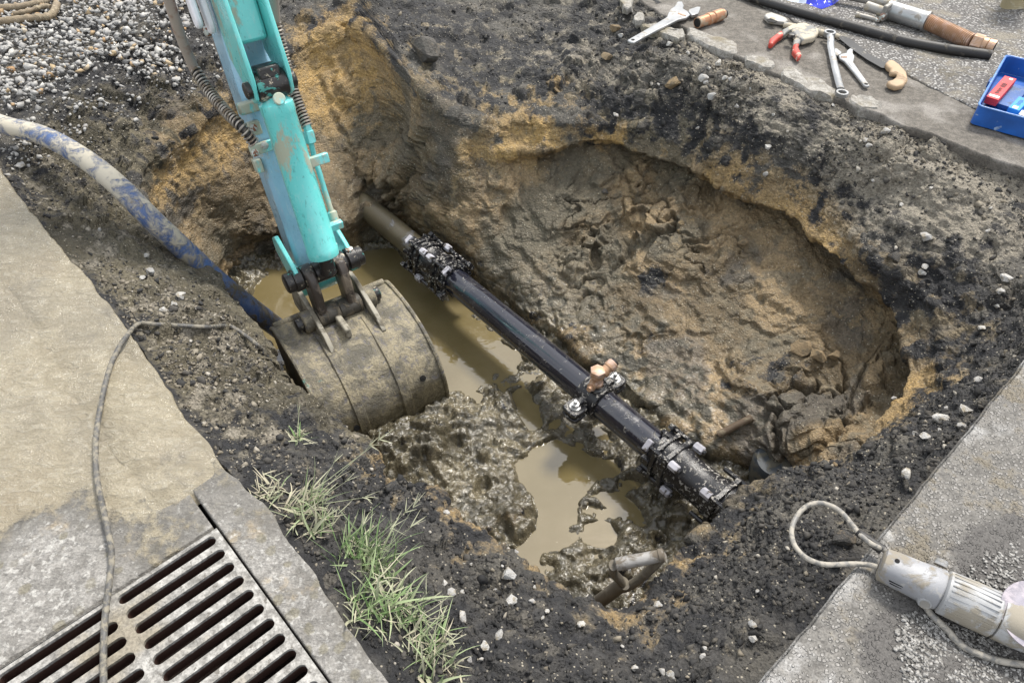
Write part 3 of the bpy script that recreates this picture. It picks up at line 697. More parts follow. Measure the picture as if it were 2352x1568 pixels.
if edging.data.polygons[len(st) * 20].normal.z < 0: edging.data.flip_normals()
slab_strip('road', ck, tn, 6.0, .002, .14, M_road, 90, .005)
drain_floor = MB()

# ------------------------------------------------------------------ drain grate
g_pts = [at(495 , 1236.6)[:2], at(701, 1534.6)[:2]]
pitch = ((g_pts[1] - g_pts[0]) @ KD) / 9
rx0 = (g_pts[0] - G0) @ KN; rx1 = (at(275.6,1388)[:2] - G0) @ KN      # first column of slots
lx0 = (at(262,1416)[:2] - G0) @ KN; lx1 = lx0 + (rx1 - rx0)
s0 = (g_pts[0] - G0) @ KD - pitch * .5                                   # start of the first slot cell along the kerb
def gp(o, a, z=0.0): q = G0 + KN * o + KD * a; return V(q[0], q[1], z)
grate = thing('drain_grate', gp(.25, .3, -.03), 'pale weathered slotted drain grate set in the muddy concrete', 'drain grate')
GT = .002; GH = .032
def bar_outline(o0, o1, w, p):
    """a bar between two slots: full pitch wide at its ends, narrow between, with the slots' round ends"""
    r = w / 2; pts = []; half = p / 2
    for sgn in (1, -1):
        e = []
        for k in range(7):                      # round end of the slot on this side
            a = math.pi / 2 * k / 6; e.append((o0 + r - r * math.sin(a) * 1.0 if False else o0 + r * (1 - math.cos(a)), half - r * math.sin(a)))
        f = [(o0 + o1 - x, y) for x, y in e][::-1]
        side = e + f
        pts += side if sgn > 0 else [(x, -y) for x, y in side[::-1]]
    return pts
slot_w = pitch * .60
n_bars = 16
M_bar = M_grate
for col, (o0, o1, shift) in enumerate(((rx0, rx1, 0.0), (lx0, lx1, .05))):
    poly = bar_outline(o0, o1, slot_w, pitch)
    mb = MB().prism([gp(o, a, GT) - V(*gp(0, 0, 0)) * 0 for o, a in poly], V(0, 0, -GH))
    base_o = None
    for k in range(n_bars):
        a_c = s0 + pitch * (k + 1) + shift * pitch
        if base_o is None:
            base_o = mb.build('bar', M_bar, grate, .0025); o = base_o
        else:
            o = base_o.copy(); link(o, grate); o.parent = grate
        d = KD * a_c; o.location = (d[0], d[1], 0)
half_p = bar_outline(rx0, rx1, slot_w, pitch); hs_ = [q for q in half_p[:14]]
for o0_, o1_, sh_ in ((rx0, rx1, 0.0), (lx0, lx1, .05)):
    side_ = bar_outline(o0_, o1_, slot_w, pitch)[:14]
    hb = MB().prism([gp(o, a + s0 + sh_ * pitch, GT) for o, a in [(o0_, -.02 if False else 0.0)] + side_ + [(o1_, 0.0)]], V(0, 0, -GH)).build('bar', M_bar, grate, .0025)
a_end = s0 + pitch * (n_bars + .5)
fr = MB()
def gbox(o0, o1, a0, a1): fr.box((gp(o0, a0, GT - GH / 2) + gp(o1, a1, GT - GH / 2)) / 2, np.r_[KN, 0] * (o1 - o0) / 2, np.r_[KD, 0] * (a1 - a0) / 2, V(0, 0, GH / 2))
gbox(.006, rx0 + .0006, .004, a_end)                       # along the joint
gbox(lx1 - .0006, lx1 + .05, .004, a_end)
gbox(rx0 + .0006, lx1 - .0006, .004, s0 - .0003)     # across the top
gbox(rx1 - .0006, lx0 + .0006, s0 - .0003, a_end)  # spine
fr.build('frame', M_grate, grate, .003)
dr = MB()
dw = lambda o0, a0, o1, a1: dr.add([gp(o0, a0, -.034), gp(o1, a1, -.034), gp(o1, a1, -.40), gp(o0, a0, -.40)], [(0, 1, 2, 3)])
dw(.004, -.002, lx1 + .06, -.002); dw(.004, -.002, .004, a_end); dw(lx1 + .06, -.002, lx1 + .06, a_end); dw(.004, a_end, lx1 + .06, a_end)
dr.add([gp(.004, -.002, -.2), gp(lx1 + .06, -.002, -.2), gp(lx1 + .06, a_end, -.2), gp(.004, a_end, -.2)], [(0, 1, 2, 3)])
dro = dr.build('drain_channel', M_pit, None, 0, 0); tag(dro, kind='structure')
# the apron goes on beyond the grate
rest = MB().prism([gp(lx1 + .054, .002, -.003), gp(4, .002, -.003), gp(4, 2.5, -.003), gp(lx1 + .054, 2.5, -.003)], V(0, 0, -.14))
ro = rest.build('concrete_apron', M_apron, None, .004); tag(ro, kind='structure')
# ------------------------------------------------------------------ machine materials
def paint(name, col, wear=.62):
    t = NT(name)
    n0 = t.noise(3.5, 4, .5); n1 = t.noise(13, 8, .66, dist=.6); n2 = t.noise(70, 5, .6); n3 = t.noise(9, 8, .7, t.map((1,1,.35), (3,7,1)))
    c = t.mix(t.ramp(n0, .3, .7), col, tuple(min(1, q * 1.18 + .015) for q in col))
    c = t.mix(t.math('MULTIPLY', t.ramp(n1, .36, .28), .55), c, tuple(q * .62 for q in col))
    t5 = t.noise(26, 7, .7, t.map((2.2, 2.2, .5), (1,1,4))); c = t.mix(t.math('MULTIPLY', t.ramp(t5, .54, .66), .55), c, tuple(min(1, q * .75 + .22) for q in col)); c = t.mix(t.math('MULTIPLY', t.ramp(t5, .42, .34), .6), c, tuple(q * .45 for q in col))
    scr = t.ramp(t.noise(30, 6, .6, t.map((5, 5, .6), rot=(.2, .1, .3))), .60, .70)
    c = t.mix(t.math('MULTIPLY', scr, .35), c, (.45, .62, .60))
    mud = t.ramp(n3, wear, wear + .07); c = t.mix(t.math('MULTIPLY', mud, .8), c, (.42, .35, .24))
    chip = t.ramp(t.math('ADD', n1, t.math('MULTIPLY', n2, .12)), .80, .82); c = t.mix(chip, c, (.09, .045, .03))
    r = t.math('ADD', t.ramp(n1, .3, .7, .22, .40), t.math('MULTIPLY', mud, .4))
    h = t.math('ADD', t.math('MULTIPLY', mud, .5), t.math('MULTIPLY', n2, .12)); h = t.math('SUBTRACT', h, t.math('MULTIPLY', chip, .5))
    return t.out(c, r, None, t.bump(h, .0018, .8), Coat_Weight=.5, Coat_Roughness=.14)
TEAL = (.115, .52, .50)
M_teal = paint('teal_paint', TEAL, .57)
M_teal2 = paint('pale_teal_paint', (.13, .50, .50), .50)
M_stick = paint('sky_tinted_stick_paint', (.25, .45, .58), .60)  # faded teal, with the blue sky's reflection painted into the base colour
M_white = dirty('overexposed_paint', (.72, .72, .76), (.30, .22, .17), .66, .72, 18, .4)  # boom plates: overexposed brightness painted in as a white base colour
M_grease = dirty('greasy_steel', (.022, .020, .019), (.05, .26, .23), .60, .64, 20, .30, .5, 0, .003, (.45, .40, .30))
M_linkm = dirty('brown_steel', (.045, .036, .030), (.16, .13, .095), .52, .62, 16, .4, .8, 0, .003)
def bucket_material():
    t = NT('muddy_bucket'); g = t.n.new('ShaderNodeNewGeometry'); pos = g.outputs['Position']; sx = t.n.new('ShaderNodeSeparateXYZ'); t.k(pos, sx.inputs[0])
    n1 = t.noise(12, 9, .70, pos, .5); n2 = t.noise(45, 7, .70, pos, .4); n3 = t.noise(170, 4, .65, pos); n4 = t.noise(5, 5, .6, pos)
    c = t.mix(t.ramp(n1, .30, .70), (.090, .082, .062), (.200, .178, .130)); c = t.mix(t.math('MULTIPLY', t.ramp(n1, .46, .60), .8), c, (.29, .25, .165)); c = t.mix(t.math('MULTIPLY', t.ramp(n2, .47, .36), .75), c, (.115, .110, .122))
    c = t.mix(t.math('MULTIPLY', t.ramp(t.noise(6, 9, .7, t.map(loc=(4,4,4), src=pos)), .64, .68), .85), c, (.50, .48, .43)); c = t.mix(t.math('MULTIPLY', t.ramp(t.noise(9, 7, .7, t.map(loc=(2,5,1), src=pos)), .66, .70), .6), c, (.10, .30, .26))
    line = t.math('ADD', sx.outputs[2], t.math('MULTIPLY', t.math('SUBTRACT', n4, .5), .16)); wet = t.ramp(line, -.70, -.78)
    c = t.mix(wet, c, t.mix(t.ramp(n2, .4, .65), (.070, .057, .032), (.120, .100, .058))); c = t.mul(c, t.ramp(n3, .2, .8, .68, 1.3))
    h = t.math('ADD', t.math('ADD', n1, t.math('MULTIPLY', n2, .8)), t.math('MULTIPLY', n3, .25))
    return t.out(c, t.ramp(wet, 0, 1, .52, .22), None, t.bump(h, .010, .9), spec=.45)
M_bucket = bucket_material()
M_buckside = dirty('bucket_side', (.05, .045, .036), (.12, .10, .07), .5, .6, 16, .6, .85, 0, .004, stretch=(2, 2, .4))
M_ear = dirty('scraped_ear', (.27, .25, .20), (.13, .115, .085), .46, .6, 22, .5, .8, 0, .003)
M_hole = dirty('hole_dark', (.004, .004, .004), (.01, .009, .008), .5, .6, 20, .9)
M_hose = dirty('hose_jacket', (.26, .225, .19), (.19, .095, .06), .52, .64, 9, .6, .8, 0, .001)
M_rubber = dirty('black_rubber', (.018, .017, .017), (.09, .08, .065), .56, .66, 20, .55)
M_spring = dirty('spring_steel', (.34, .31, .27), (.16, .12, .08), .5, .62, 24, .4, .7, .6, .0005)
M_bolt = dirty('rusty_bolt', (.42, .45, .42), (.22, .09, .05), .50, .58, 60, .5, .8, .2, .0005)

# ------------------------------------------------------------------ excavator: stick, bucket ram, linkage, bucket
ang = math.radians(34); AX_ = V(math.cos(ang), math.sin(ang), 0); BX_ = V(AX_[1], -AX_[0], 0)
W0 = at(905, 985, -.87); W0[2] = 0
def L(a, b, z): return W0 + AX_ * a + BX_ * b + V(0, 0, z)
exc = thing('excavator', L(0, -.1, -.95), 'turquoise mini excavator arm with muddy bucket lowered into the pit', 'excavator')
cyd = unit(V(0, -.26, .965)); CD = BX_ * cyd[1] + V(0, 0, cyd[2])         # direction of ram and stick
CP = BX_ * cyd[2] - V(0, 0, cyd[1])                                          # forward of it
RAM0 = L(0, -.385, -.30); RAM1 = L(0, -.53, .235)
STK = L(0, -.560, -.50)                                                      # lower end of the stick, on its centre line
def stick_pt(a, f, s): return STK + AX_ * a + CP * f + CD * s
def section(s, w, d, ch):
    return [stick_pt(a, f, s) for a, f in ((-w+ch, -d), (w-ch, -d), (w, -d+ch), (w, d-ch), (w-ch, d), (-w+ch, d), (-w, d-ch), (-w, -d+ch))]
st_ = MB(); secs = [(-.02, .050, .055), (.10, .066, .062), (.50, .068, .070), (.95, .062, .080), (1.5, .060, .09), (2.2, .06, .10)]
vs = []; [vs.extend(section(s, w, d, .012)) for s, w, d in secs]
fs = [(i*8+k, i*8+(k+1) % 8, (i+1)*8+(k+1) % 8, (i+1)*8+k) for i in range(len(secs)-1) for k in range(8)] + [tuple(range(7, -1, -1)), tuple((len(secs)-1)*8+k for k in range(8))]
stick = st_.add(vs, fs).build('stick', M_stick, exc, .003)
MB().lathe(stick_pt(-.085, 0, -.005), AX_, [(0, .062), (.006, .066), (.164, .066), (.17, .062)], 24).build('stick_end', M_teal, exc)
# bucket ram
ram = MB().lathe(RAM0, RAM1 - RAM0, [(0, .030), (.002, .053), (.030, .0555), (.034, .0530), (.50, .0515), (.505, .0540), (.535, .0540), (.545, .040), (.56, .03)], 32).build('bucket_ram', M_teal, exc)
MB().lathe(RAM0 - unit(RAM1 - RAM0) * .07, RAM1 - RAM0, [(0, .026), (.075, .026)], 20).build('ram_rod', M_grease, ram)
eye = RAM1 + CD * .035
MB().lathe(eye - AX_ * .047, AX_, [(0, .040), (.005, .044), (.089, .044), (.094, .040)], 24).build('ram_eye', M_grease, ram)
MB().lathe(RAM1 + CP * .040 - CD * .005, CP * .9 + CD * .3, [(0, .019), (.016, .019), (.019, .016)], 20).build('ram_port', M_teal2, ram)
MB().box(RAM1 + CD * .075 + CP * .0, AX_ * .036, CP * .036, CD * .020).build('ram_eye_web', M_grease, ram, .008)
# cheeks welded to the stick that carry the ram's top pin
for sgn in (-1, 1):
    prof = [(-.040, -.02), (-.012, -.045), (.025, -.03), (.045, .03), (.040, .12), (.025, .30), (.0, .75), (-.03, 1.3), (-.14, 1.3), (-.14, .08)]
    base = eye + AX_ * sgn * .050
    MB().prism([base + CP * f + CD * s for f, s in prof], AX_ * sgn * .013).build('ram_cheek', M_teal, exc, .004)
    MB().lathe(base + AX_ * sgn * .012, AX_ * sgn, [(0, .026), (.016, .026), (.019, .022)], 20).build('cheek_pin_cap', M_grease, exc)
MB().box(eye + CD * .62 - CP * .075, AX_ * .049, CP * .035, CD * .50).build('stick_cover', M_teal, exc, .012)
# folded strap and pipe clips across the stick below the cheeks
def stick_face(a, s, off=.0):                                              # on the stick's front face
    d = np.interp(s, [q[0] for q in secs], [q[2] for q in secs]); return stick_pt(a, d + off, s)
MB().box(stick_face(-.052, .665, .020), AX_ * .040, CP * .020, CD * .018).build('clip_block', M_teal2, exc, .006)
MB().box(stick_face(-.060, .595, .012), AX_ * .020, CP * .014, CD * .022).build('clip_block', M_teal2, exc, .004)
MB().box(stick_face(-.052, .530, .022), AX_ * .048, CP * .008, CD * .018).build('pipe_clip', M_teal2, exc, .003)
MB().box(stick_face(-.085, .470, -.004), AX_ * .012, CP * .020, CD * .022).build('pipe_clip', M_teal2, exc, .003)
for a_, s_ in ((-.088, .523), (-.05, .537), (-.066, .60)):
    MB().lathe(stick_face(a_, s_, .026), CP, [(0, .013), (.010, .013), (.012, .010)], 6).build('clip_bolt', M_bolt, exc)
MB().lathe(stick_pt(-.088, .045, .90), -AX_, [(0, .017), (.012, .017), (.016, .011)], 6).build('clip_bolt', M_bolt, exc)
# hydraulic lines
def on_plane(px, py, a=0.0):
    d = ray(px, py); t = ((W0 - EYE) @ AX_ + a) / (d @ AX_); return EYE + d * t
def hose_line(name, pts, r, mat, n=10): return MB().tube(spline(pts, 8), r, n).build(name, mat, exc)
hl = [on_plane(372, -60, -.17), on_plane(388, 0, -.17), on_plane(412, 75, -.165), on_plane(440, 145, -.155), on_plane(452, 168, -.15)]
hose_line('hose', hl, .0165, M_hose)
hs = [on_plane(448, 160, -.152), on_plane(480, 210, -.145), on_plane(520, 258, -.135), on_plane(555, 292, -.12), on_plane(584, 330, -.10)]
hp = spline(hs, 10); MB().tube(hp, .0125, 10).build('hose', M_rubber, exc); MB().helix(hp, .0165, 27, .0033).build('spring_guard', M_spring, exc)
hr = [on_plane(624, -60, .13), on_plane(628, 0, .13), on_plane(633, 58, .125)]
hose_line('hose', hr, .0165, M_hose)
hs = [on_plane(632, 52, .125), on_plane(645, 100, .12), on_plane(660, 165, .11), on_plane(682, 230, .10), on_plane(706, 292, .095)]
hp = spline(hs, 10); MB().tube(hp, .0125, 10).build('hose', M_rubber, exc); MB().helix(hp, .0165, 32, .0033).build('spring_guard', M_spring, exc)
tp = [on_plane(704, 286, .095), on_plane(712, 318, .092), on_plane(722, 362, .09), on_plane(733, 395, .09), on_plane(748, 445, .088), on_plane(765, 496, .085)]
MB().tube(spline(tp, 8), .0095, 10).build('steel_line', M_teal2, exc)
MB().lathe(tp[0], tp[1] - tp[0], [(0, .014), (.02, .014), (.022, .018), (.06, .018), (.064, .012)], 6).build('line_nut', M_teal2, exc)
MB().lathe(tp[-1] - V(0, 0, .008), tp[-2] - tp[-1], [(-.014, .012), (-.01, .018), (.02, .018), (.026, .012)], 14).build('line_elbow', M_teal2, exc)
q = on_plane(768, 519, .07); MB().box(q, AX_ * .030, BX_ * .012, V(0, 0, .014)).build('port_block', M_teal2, exc, .003)
q = on_plane(733, 367, .075); MB().box(q, AX_ * .032, CP * .010, CD * .016).build('pipe_clip', M_teal2, exc, .003)
MB().lathe(on_plane(741, 362, .10), CP, [(0, .011), (.012, .011)], 6).build('clip_bolt', M_bolt, exc)
# boom nose: two rounded pale plates beside the top of the stick
for k, (px, py, a) in enumerate(((470, 62, -.115), (440, 50, -.150))):
    c = on_plane(px + 4, py - 6, a + .02); pts = []
    for i in range(9):
        an = math.pi * i / 8; pts.append(c + CP * (.026 * math.cos(an)) - CD * (.030 * math.sin(an)))
    pts += [c - CP * .032 + CD * .55, c + CP * .032 + CD * .55]
    MB().prism(pts, AX_ * .020).build('boom_nose_plate', M_white, exc, .006)
# linkage pin and its sleeves
PIN = L(0, -.42, -.385)
MB().lathe(PIN - AX_ * .150, AX_, [(0, .030), (.004, .036), (.030, .036), (.032, .030), (.270, .030), (.272, .036), (.296, .036), (.300, .030)], 20).build('link_pin', M_grease, exc)
for a0, a1, r in ((-.122, -.088, .042), (-.086, -.044, .043), (-.042, .030, .038), (.032, .080, .043), (.086, .125, .043)):
    MB().lathe(PIN + AX_ * a0, AX_, [(0, r - .004), (.003, r), (a1 - a0 - .003, r), (a1 - a0, r - .004)], 22).build('pin_sleeve', M_grease, exc)
MB().lathe(PIN + AX_ * .105 + V(0, 0, .036), V(0, 0, 1), [(0, .014), (.012, .014), (.014, .010)], 8).build('grease_nipple', M_bolt, exc)
for a in (-.112, .096):                                                       # side links to the stick
    pl = [(-.405, -.345), (-.44, -.325), (-.56, -.28), (-.60, -.31), (-.59, -.36), (-.47, -.43), (-.42, -.43), (-.385, -.40)]
    MB().prism([L(a, b, z) for b, z in pl], AX_ * .016).build('side_link', M_teal, exc, .004)
for a in (-.082, .034):                                                       # curved arms down to the bucket
    pl = [(-.385, -.345), (-.36, -.37), (-.345, -.42), (-.335, -.48), (-.325, -.56), (-.36, -.575), (-.395, -.55), (-.41, -.50), (-.43, -.44), (-.455, -.40), (-.43, -.35)]
    MB().prism([L(a, b, z) for b, z in pl], AX_ * .034).build('bucket_link', M_linkm, exc, .008)
MB().lathe(L(-.088, -.355, -.535), AX_, [(0, .030), (.003, .036), (.085, .036), (.087, .033), (.089, .036), (.172, .036), (.175, .03)], 20).build('link_boss', M_buckside, exc)
# bucket
prof = [(-.455, -.585), (-.42, -.565), (-.34, -.560), (-.26, -.566), (-.19, -.582), (-.13, -.608), (-.08, -.645), (-.038, -.695), (-.010, -.755), (.003, -.82), (0, -.88), (-.02, -.94), (-.06, -.99), (-.13, -1.03), (-.24, -1.06)]
pf = spline([V(b, z, 0) for b, z in prof], 4); BW = .226
def bshell(a0, a1, off, th):
    o, i_ = [], []
    for k, p in enumerate(pf):
        t = unit(pf[min(k+1, len(pf)-1)] - pf[max(k-1, 0)]); nn = V(-t[1], t[0], 0)
        if nn[1] < 0 and k < len(pf) * .4: nn = -nn
        nn = V(t[1], -t[0], 0) * -1
        o.append(p + nn * off); i_.append(p + nn * (off - th))
    return o, i_
bucket = MB()
na_ = 34; o, i_ = bshell(0, 0, 0, .012)
vs = []
_g = np.array([[-BW + 2 * BW * j / na_, o[k][0], o[k][1]] for k in range(len(o)) for j in range(na_ + 1)])
_l = .0045 * fbm(_g * 14, 3, 77) + .0028 * fbm(_g * 45, 2, 78)
for k in range(len(o)):
    t = unit(pf[min(k+1, len(pf)-1)] - pf[max(k-1, 0)]); nn = V(-t[1], t[0])
    if nn @ (V(o[k][0], o[k][1]) - V(-.25, -.85)) < 0: nn = -nn
    for j in range(na_ + 1):
        lump_ = _l[k * (na_ + 1) + j]
        vs.append(L(-BW + 2 * BW * j / na_, o[k][0] + nn[0] * lump_, o[k][1] + nn[1] * lump_))
n0 = len(vs)
for k in range(len(o)):
    for j in range(na_ + 1):
        t = unit(pf[min(k+1, len(pf)-1)] - pf[max(k-1, 0)]); nn = V(-t[1], t[0])
        if nn @ (V(o[k][0], o[k][1]) - V(-.25, -.85)) < 0: nn = -nn
        vs.append(L(-BW + 2 * BW * j / na_, pf[k][0] - nn[0] * .014, pf[k][1] - nn[1] * .014))
W_ = na_ + 1; fs = []
for k in range(len(o) - 1):
    for j in range(na_):
        fs.append((k*W_+j, k*W_+j+1, (k+1)*W_+j+1, (k+1)*W_+j)); fs.append((n0+k*W_+j, n0+(k+1)*W_+j, n0+(k+1)*W_+j+1, n0+k*W_+j+1))
for j in range(na_): fs.append((j, n0+j, n0+j+1, j+1))
bk = bucket.add(vs, fs).build('bucket', M_bucket, exc)
for s_, mt in ((-1, M_buckside), (1, M_bucket)):
    pl = [L(s_ * (BW - (.0 if s_ > 0 else 0)), b, z) for b, z, _ in pf] + [L(s_ * BW, -.30, -1.02)]
    MB().prism(pl, AX_ * s_ * .012).build('side_plate', mt, bk, .003)
    rim = [L(s_ * (BW + .008), p[0], p[1]) for p in pf]; MB().tube(rim, .0085, 8).build('side_rim', M_bucket, bk)
MB().tube([L(-BW, -.452, -.58), L(BW, -.452, -.58)], .016, 12).build('top_lip', M_bucket, bk)
def back_strip(a, w, k0, k1, h):
    q = []
    pts = pf[k0:k1]
    mb = MB(); vs = []
    for k, p in enumerate(pts):
        t = unit(pts[min(k+1, len(pts)-1)] - pts[max(k-1, 0)]); nn = V(-t[1], t[0])
        if nn @ (V(p[0], p[1]) - V(-.25, -.85)) < 0: nn = -nn
        for da, hh in ((-w, -.004), (-w * .7, h), (w * .7, h), (w, -.004)): vs.append(L(a + da, p[0] + nn[0] * hh, p[1] + nn[1] * hh))
    fs = [(k*4+j, k*4+j+1, (k+1)*4+j+1, (k+1)*4+j) for k in range(len(pts)-1) for j in range(3)]
    return mb.add(vs, fs).build('wear_strip', M_bucket, bk)
back_strip(-.105, .024, 10, 40, .006); back_strip(.075, .024, 10, 40, .006)
for a, k in ((-.135, 33), (.155, 29)):
    p = pf[k]; t = unit(pf[k+1] - pf[k-1]); nn = V(-t[1], t[0])
    if nn @ (V(p[0], p[1]) - V(-.25, -.85)) < 0: nn = -nn
    nw = BX_ * nn[0] + V(0, 0, nn[1])
    MB().lathe(L(a, p[0], p[1]) - nw * .002, nw, [(0, .0115), (.0065, .0115)], 14).build('drain_hole', M_hole, bk)
for a, sg in ((-.108, -1), (.094, 1)):
    pl = [(-.55, -.60), (-.555, -.52), (-.53, -.475), (-.49, -.465), (-.40, -.478), (-.32, -.505), (-.25, -.530), (-.20, -.572), (-.21, -.61), (-.30, -.60)]
    MB().prism([L(a, b, z) for b, z in pl], AX_ * .018).build('ear', M_ear, bk, .003)
    MB().lathe(L(a + (.014 if sg > 0 else 0), -.36, -.535), AX_ * sg, [(0, .042), (.030, .042), (.034, .038)], 20).build('ear_boss', M_bucket, bk)
    MB().lathe(L(a + (.048 if sg > 0 else -.034), -.36, -.535), AX_ * sg, [(0, .026), (.022, .026), (.026, .02)], 14).build('ear_pin', M_grease, bk)
MB().box(L(-.02, -.275, -.545), AX_ * .012, BX_ * .045, V(0, 0, .022)).build('lifting_eye', M_ear, bk, .006)

# ------------------------------------------------------------------ black water main with couplings and a tapping saddle
def pipe_material():
    t = NT('black_pipe'); n1 = t.noise(9, 8, .66, t.map((1,1,1), (3,3,3)), .8); n2 = t.noise(34, 8, .72, t.map((1,1,1), rot=(.4,.2,.9)), 1.0); n3 = t.noise(3, 3, .5)
    sm = t.math('MULTIPLY', t.ramp(n2, .58, .68), t.ramp(n1, .40, .60)); thin = t.ramp(t.noise(60, 6, .6, t.map((.35, 3, 1), rot=(0, 0, .75)), .3), .66, .70)
    c = t.mix(t.math('MULTIPLY', sm, .75), (.012, .013, .021), (.27, .25, .21)); c = t.mix(t.math('MULTIPLY', thin, .6), c, (.36, .35, .32))
    film = t.ramp(n1, .50, .72); c = t.mix(t.math('MULTIPLY', film, .18), c, (.16, .15, .14))
    return t.out(c, t.math('ADD', t.ramp(film, 0, 1, .12, .34), t.math('MULTIPLY', sm, .35)), None, t.bump(sm, .0012), spec=.9)
M_pipe = pipe_material()
M_cpl = dirty('coupling_black', (.010, .010, .012), (.30, .285, .26), .560, .61, 78, .20, .7, 0, .002, vary=.3)
M_cap = dirty('bolt_cap', (.36, .355, .39), (.08, .07, .06), .54, .62, 40, .45)
M_oldpipe = dirty('old_pipe', (.085, .072, .045), (.14, .14, .145), .56, .66, 10, .4, .6, 0, .003)
M_brass = dirty('bronze', (.40, .25, .155), (.50, .36, .29), .45, .62, 30, .38, .5, .35, .0008)
M_zinc = dirty('zinc', (.55, .55, .54), (.30, .28, .25), .56, .66, 50, .3, .6, .9, .0006)
ZP = -.68; PR = .0545
pA, pB = at(1000, 607, ZP), at(1600, 1105, ZP); PD = unit(pB - pA); PS = unit(np.cross(PD, V(0, 0, 1)))   # along, sideways
if PS[0] < 0: PS = -PS
PL = np.linalg.norm(pB - pA)
main = thing('water_pipe', (pA + pB) / 2 - V(0, 0, PR), 'black water main pipe crossing the pit with bolted couplings', 'pipe')
MB().lathe(pA, PD, [(0, PR), (PL * .5, PR), (PL, PR)], 40).build('pipe_barrel', M_pipe, main)
OL = np.linalg.norm(at(868, 503, ZP) - pA) + .16
MB().lathe(pA - PD * OL, PD, [(0, PR * .98), (OL - .05, PR * .98)], 32).build('old_pipe_end', M_oldpipe, main)
MB().lathe(pB, PD, [(0, PR), (.6, PR)], 32).build('buried_pipe_end', M_pipe, main)
def around(c, d, ang_, r): return c + d * 0 + r * (math.cos(ang_) * PS + math.sin(ang_) * V(0, 0, 1))
def coupling(c, L_, ph):
    cp = MB().lathe(c - PD * L_ / 2, PD, [(0, .060), (.004, .070), (L_ * .30, .073), (L_ * .34, .066), (L_ * .66, .066), (L_ * .70, .073), (L_ - .004, .070), (L_, .060)], 32).build('coupling', M_cpl, main)
    ORIGIN[cp.name] = ORIGIN[main.name]
    for e in (-1, 1):
        for q, thk in ((.030, .016), (.072, .020)):
            fc = c + PD * e * (L_ / 2 - q); vs = []
            for k in range(32):                                        # lobed ring, thicker at the bolts
                an = 2 * math.pi * k / 32; rr = .080 + .017 * max(0, math.cos(4 * (an - ph))) ** 2
                vs.append(around(fc, PD, an, rr))
            MB().prism([v - PD * thk / 2 for v in vs], PD * thk).build('flange', M_cpl, cp, .003)
        for k in range(4):
            an = ph + math.pi / 2 * k; o_ = around(c + PD * e * (L_ / 2), PD, an, .089)
            MB().lathe(o_ + PD * e * .018, -PD * e, [(0, .0085), (.150, .0085)], 8).build('bolt', M_cpl, cp)
            if (k + (e > 0)) % 2 == 0 or k == 1: MB().lathe(o_ - PD * e * .088, -PD * e, [(0, .0150), (.032, .0150), (.035, .012)], 6, ref=PS).build('nut_cap', M_cap, cp)
            MB().box(o_ + PD * e * .006, PD * .010, unit(np.cross(PD, o_ - c)) * .020, unit(o_ - (c + PD * ((o_ - c) @ PD))) * .010).build('bolt_head', M_cpl if k != 1 else M_cap, cp, .003)
        for k in range(7):                                             # gasket teeth and clips round the gland
            an = ph + .5 + 2 * math.pi * k / 7 + random.uniform(-.1, .1); o_ = around(c + PD * e * (L_ / 2 - .004), PD, an, .070)
            rd = unit(o_ - (c + PD * ((o_ - c) @ PD)))
            MB().box(o_, PD * random.uniform(.014, .022), np.cross(PD, rd) * random.uniform(.008, .014), rd * .009).build('gland_segment', M_cpl, cp, .002)
coupling(at(1003, 610, ZP), .255, math.radians(28)); coupling(at(1603, 1108, ZP), .34, math.radians(40))
# saddle
SC = at(1366, 912, ZP)
sad = MB().lathe(SC - PD * .048, PD, [(0, PR + .002), (.003, PR + .013), (.093, PR + .013), (.096, PR + .002)], 32).build('saddle', M_cpl, main); ORIGIN[sad.name] = ORIGIN[main.name]
for sg in (-1, 1):
    lug = SC + PS * sg * .098 + V(0, 0, .006); pl = []
    for k in range(16):
        an = 2 * math.pi * k / 16; pl.append(lug + PS * (.036 * np.sign(math.cos(an)) * abs(math.cos(an)) ** .5) + PD * (.036 * np.sign(math.sin(an)) * abs(math.sin(an)) ** .5))
    MB().prism(pl, V(0, 0, .018)).build('saddle_lug', M_cpl, sad, .004); MB().prism([p - V(0, 0, .026) for p in pl], V(0, 0, .016)).build('saddle_lug', M_cpl, sad, .004)
    MB().lathe(lug + V(0, 0, .018), V(0, 0, 1), [(0, .020), (.003, .020), (.0031, .0135), (.017, .0135), (.0172, .0075), (.030, .0072), (.032, .005)], 12).build('saddle_bolt', M_zinc, sad)
    MB().box(SC + PS * sg * .066 + V(0, 0, .020), PS * .022, PD * .012, V(0, 0, .020)).build('saddle_rib', M_cpl, sad, .004)
top = SC + V(0, 0, PR + .006)
MB().lathe(top, V(0, 0, 1), [(0, .038), (.008, .038), (.012, .030), (.014, .030)], 24).build('saddle_seat', M_cpl, sad)
MB().lathe(top + V(0, 0, .008), V(0, 0, 1), [(0, .025), (.015, .024), (.020, .019), (.042, .019), (.045, .024), (.050, .026), (.054, .024)], 24).build('valve_body', M_brass, sad)
MB().lathe(top + V(0, 0, .060), V(0, 0, 1), [(0, .025), (.003, .0275), (.023, .0275), (.026, .023)], 6).build('valve_cap', M_brass, sad)
vd = unit(PS * .95 + PD * .05 + V(0, 0, .42)); vo = top + V(0, 0, .038)
MB().lathe(vo, vd, [(.012, .016), (.028, .016), (.029, .021), (.042, .021), (.043, .019), (.056, .019), (.057, .022), (.080, .021), (.083, .018)], 16).build('valve_outlet', M_brass, sad)
MB().lathe(vo + vd * .082, vd, [(0, .0168), (.008, .0164)], 16).build('outlet_plug', M_rubber, sad)
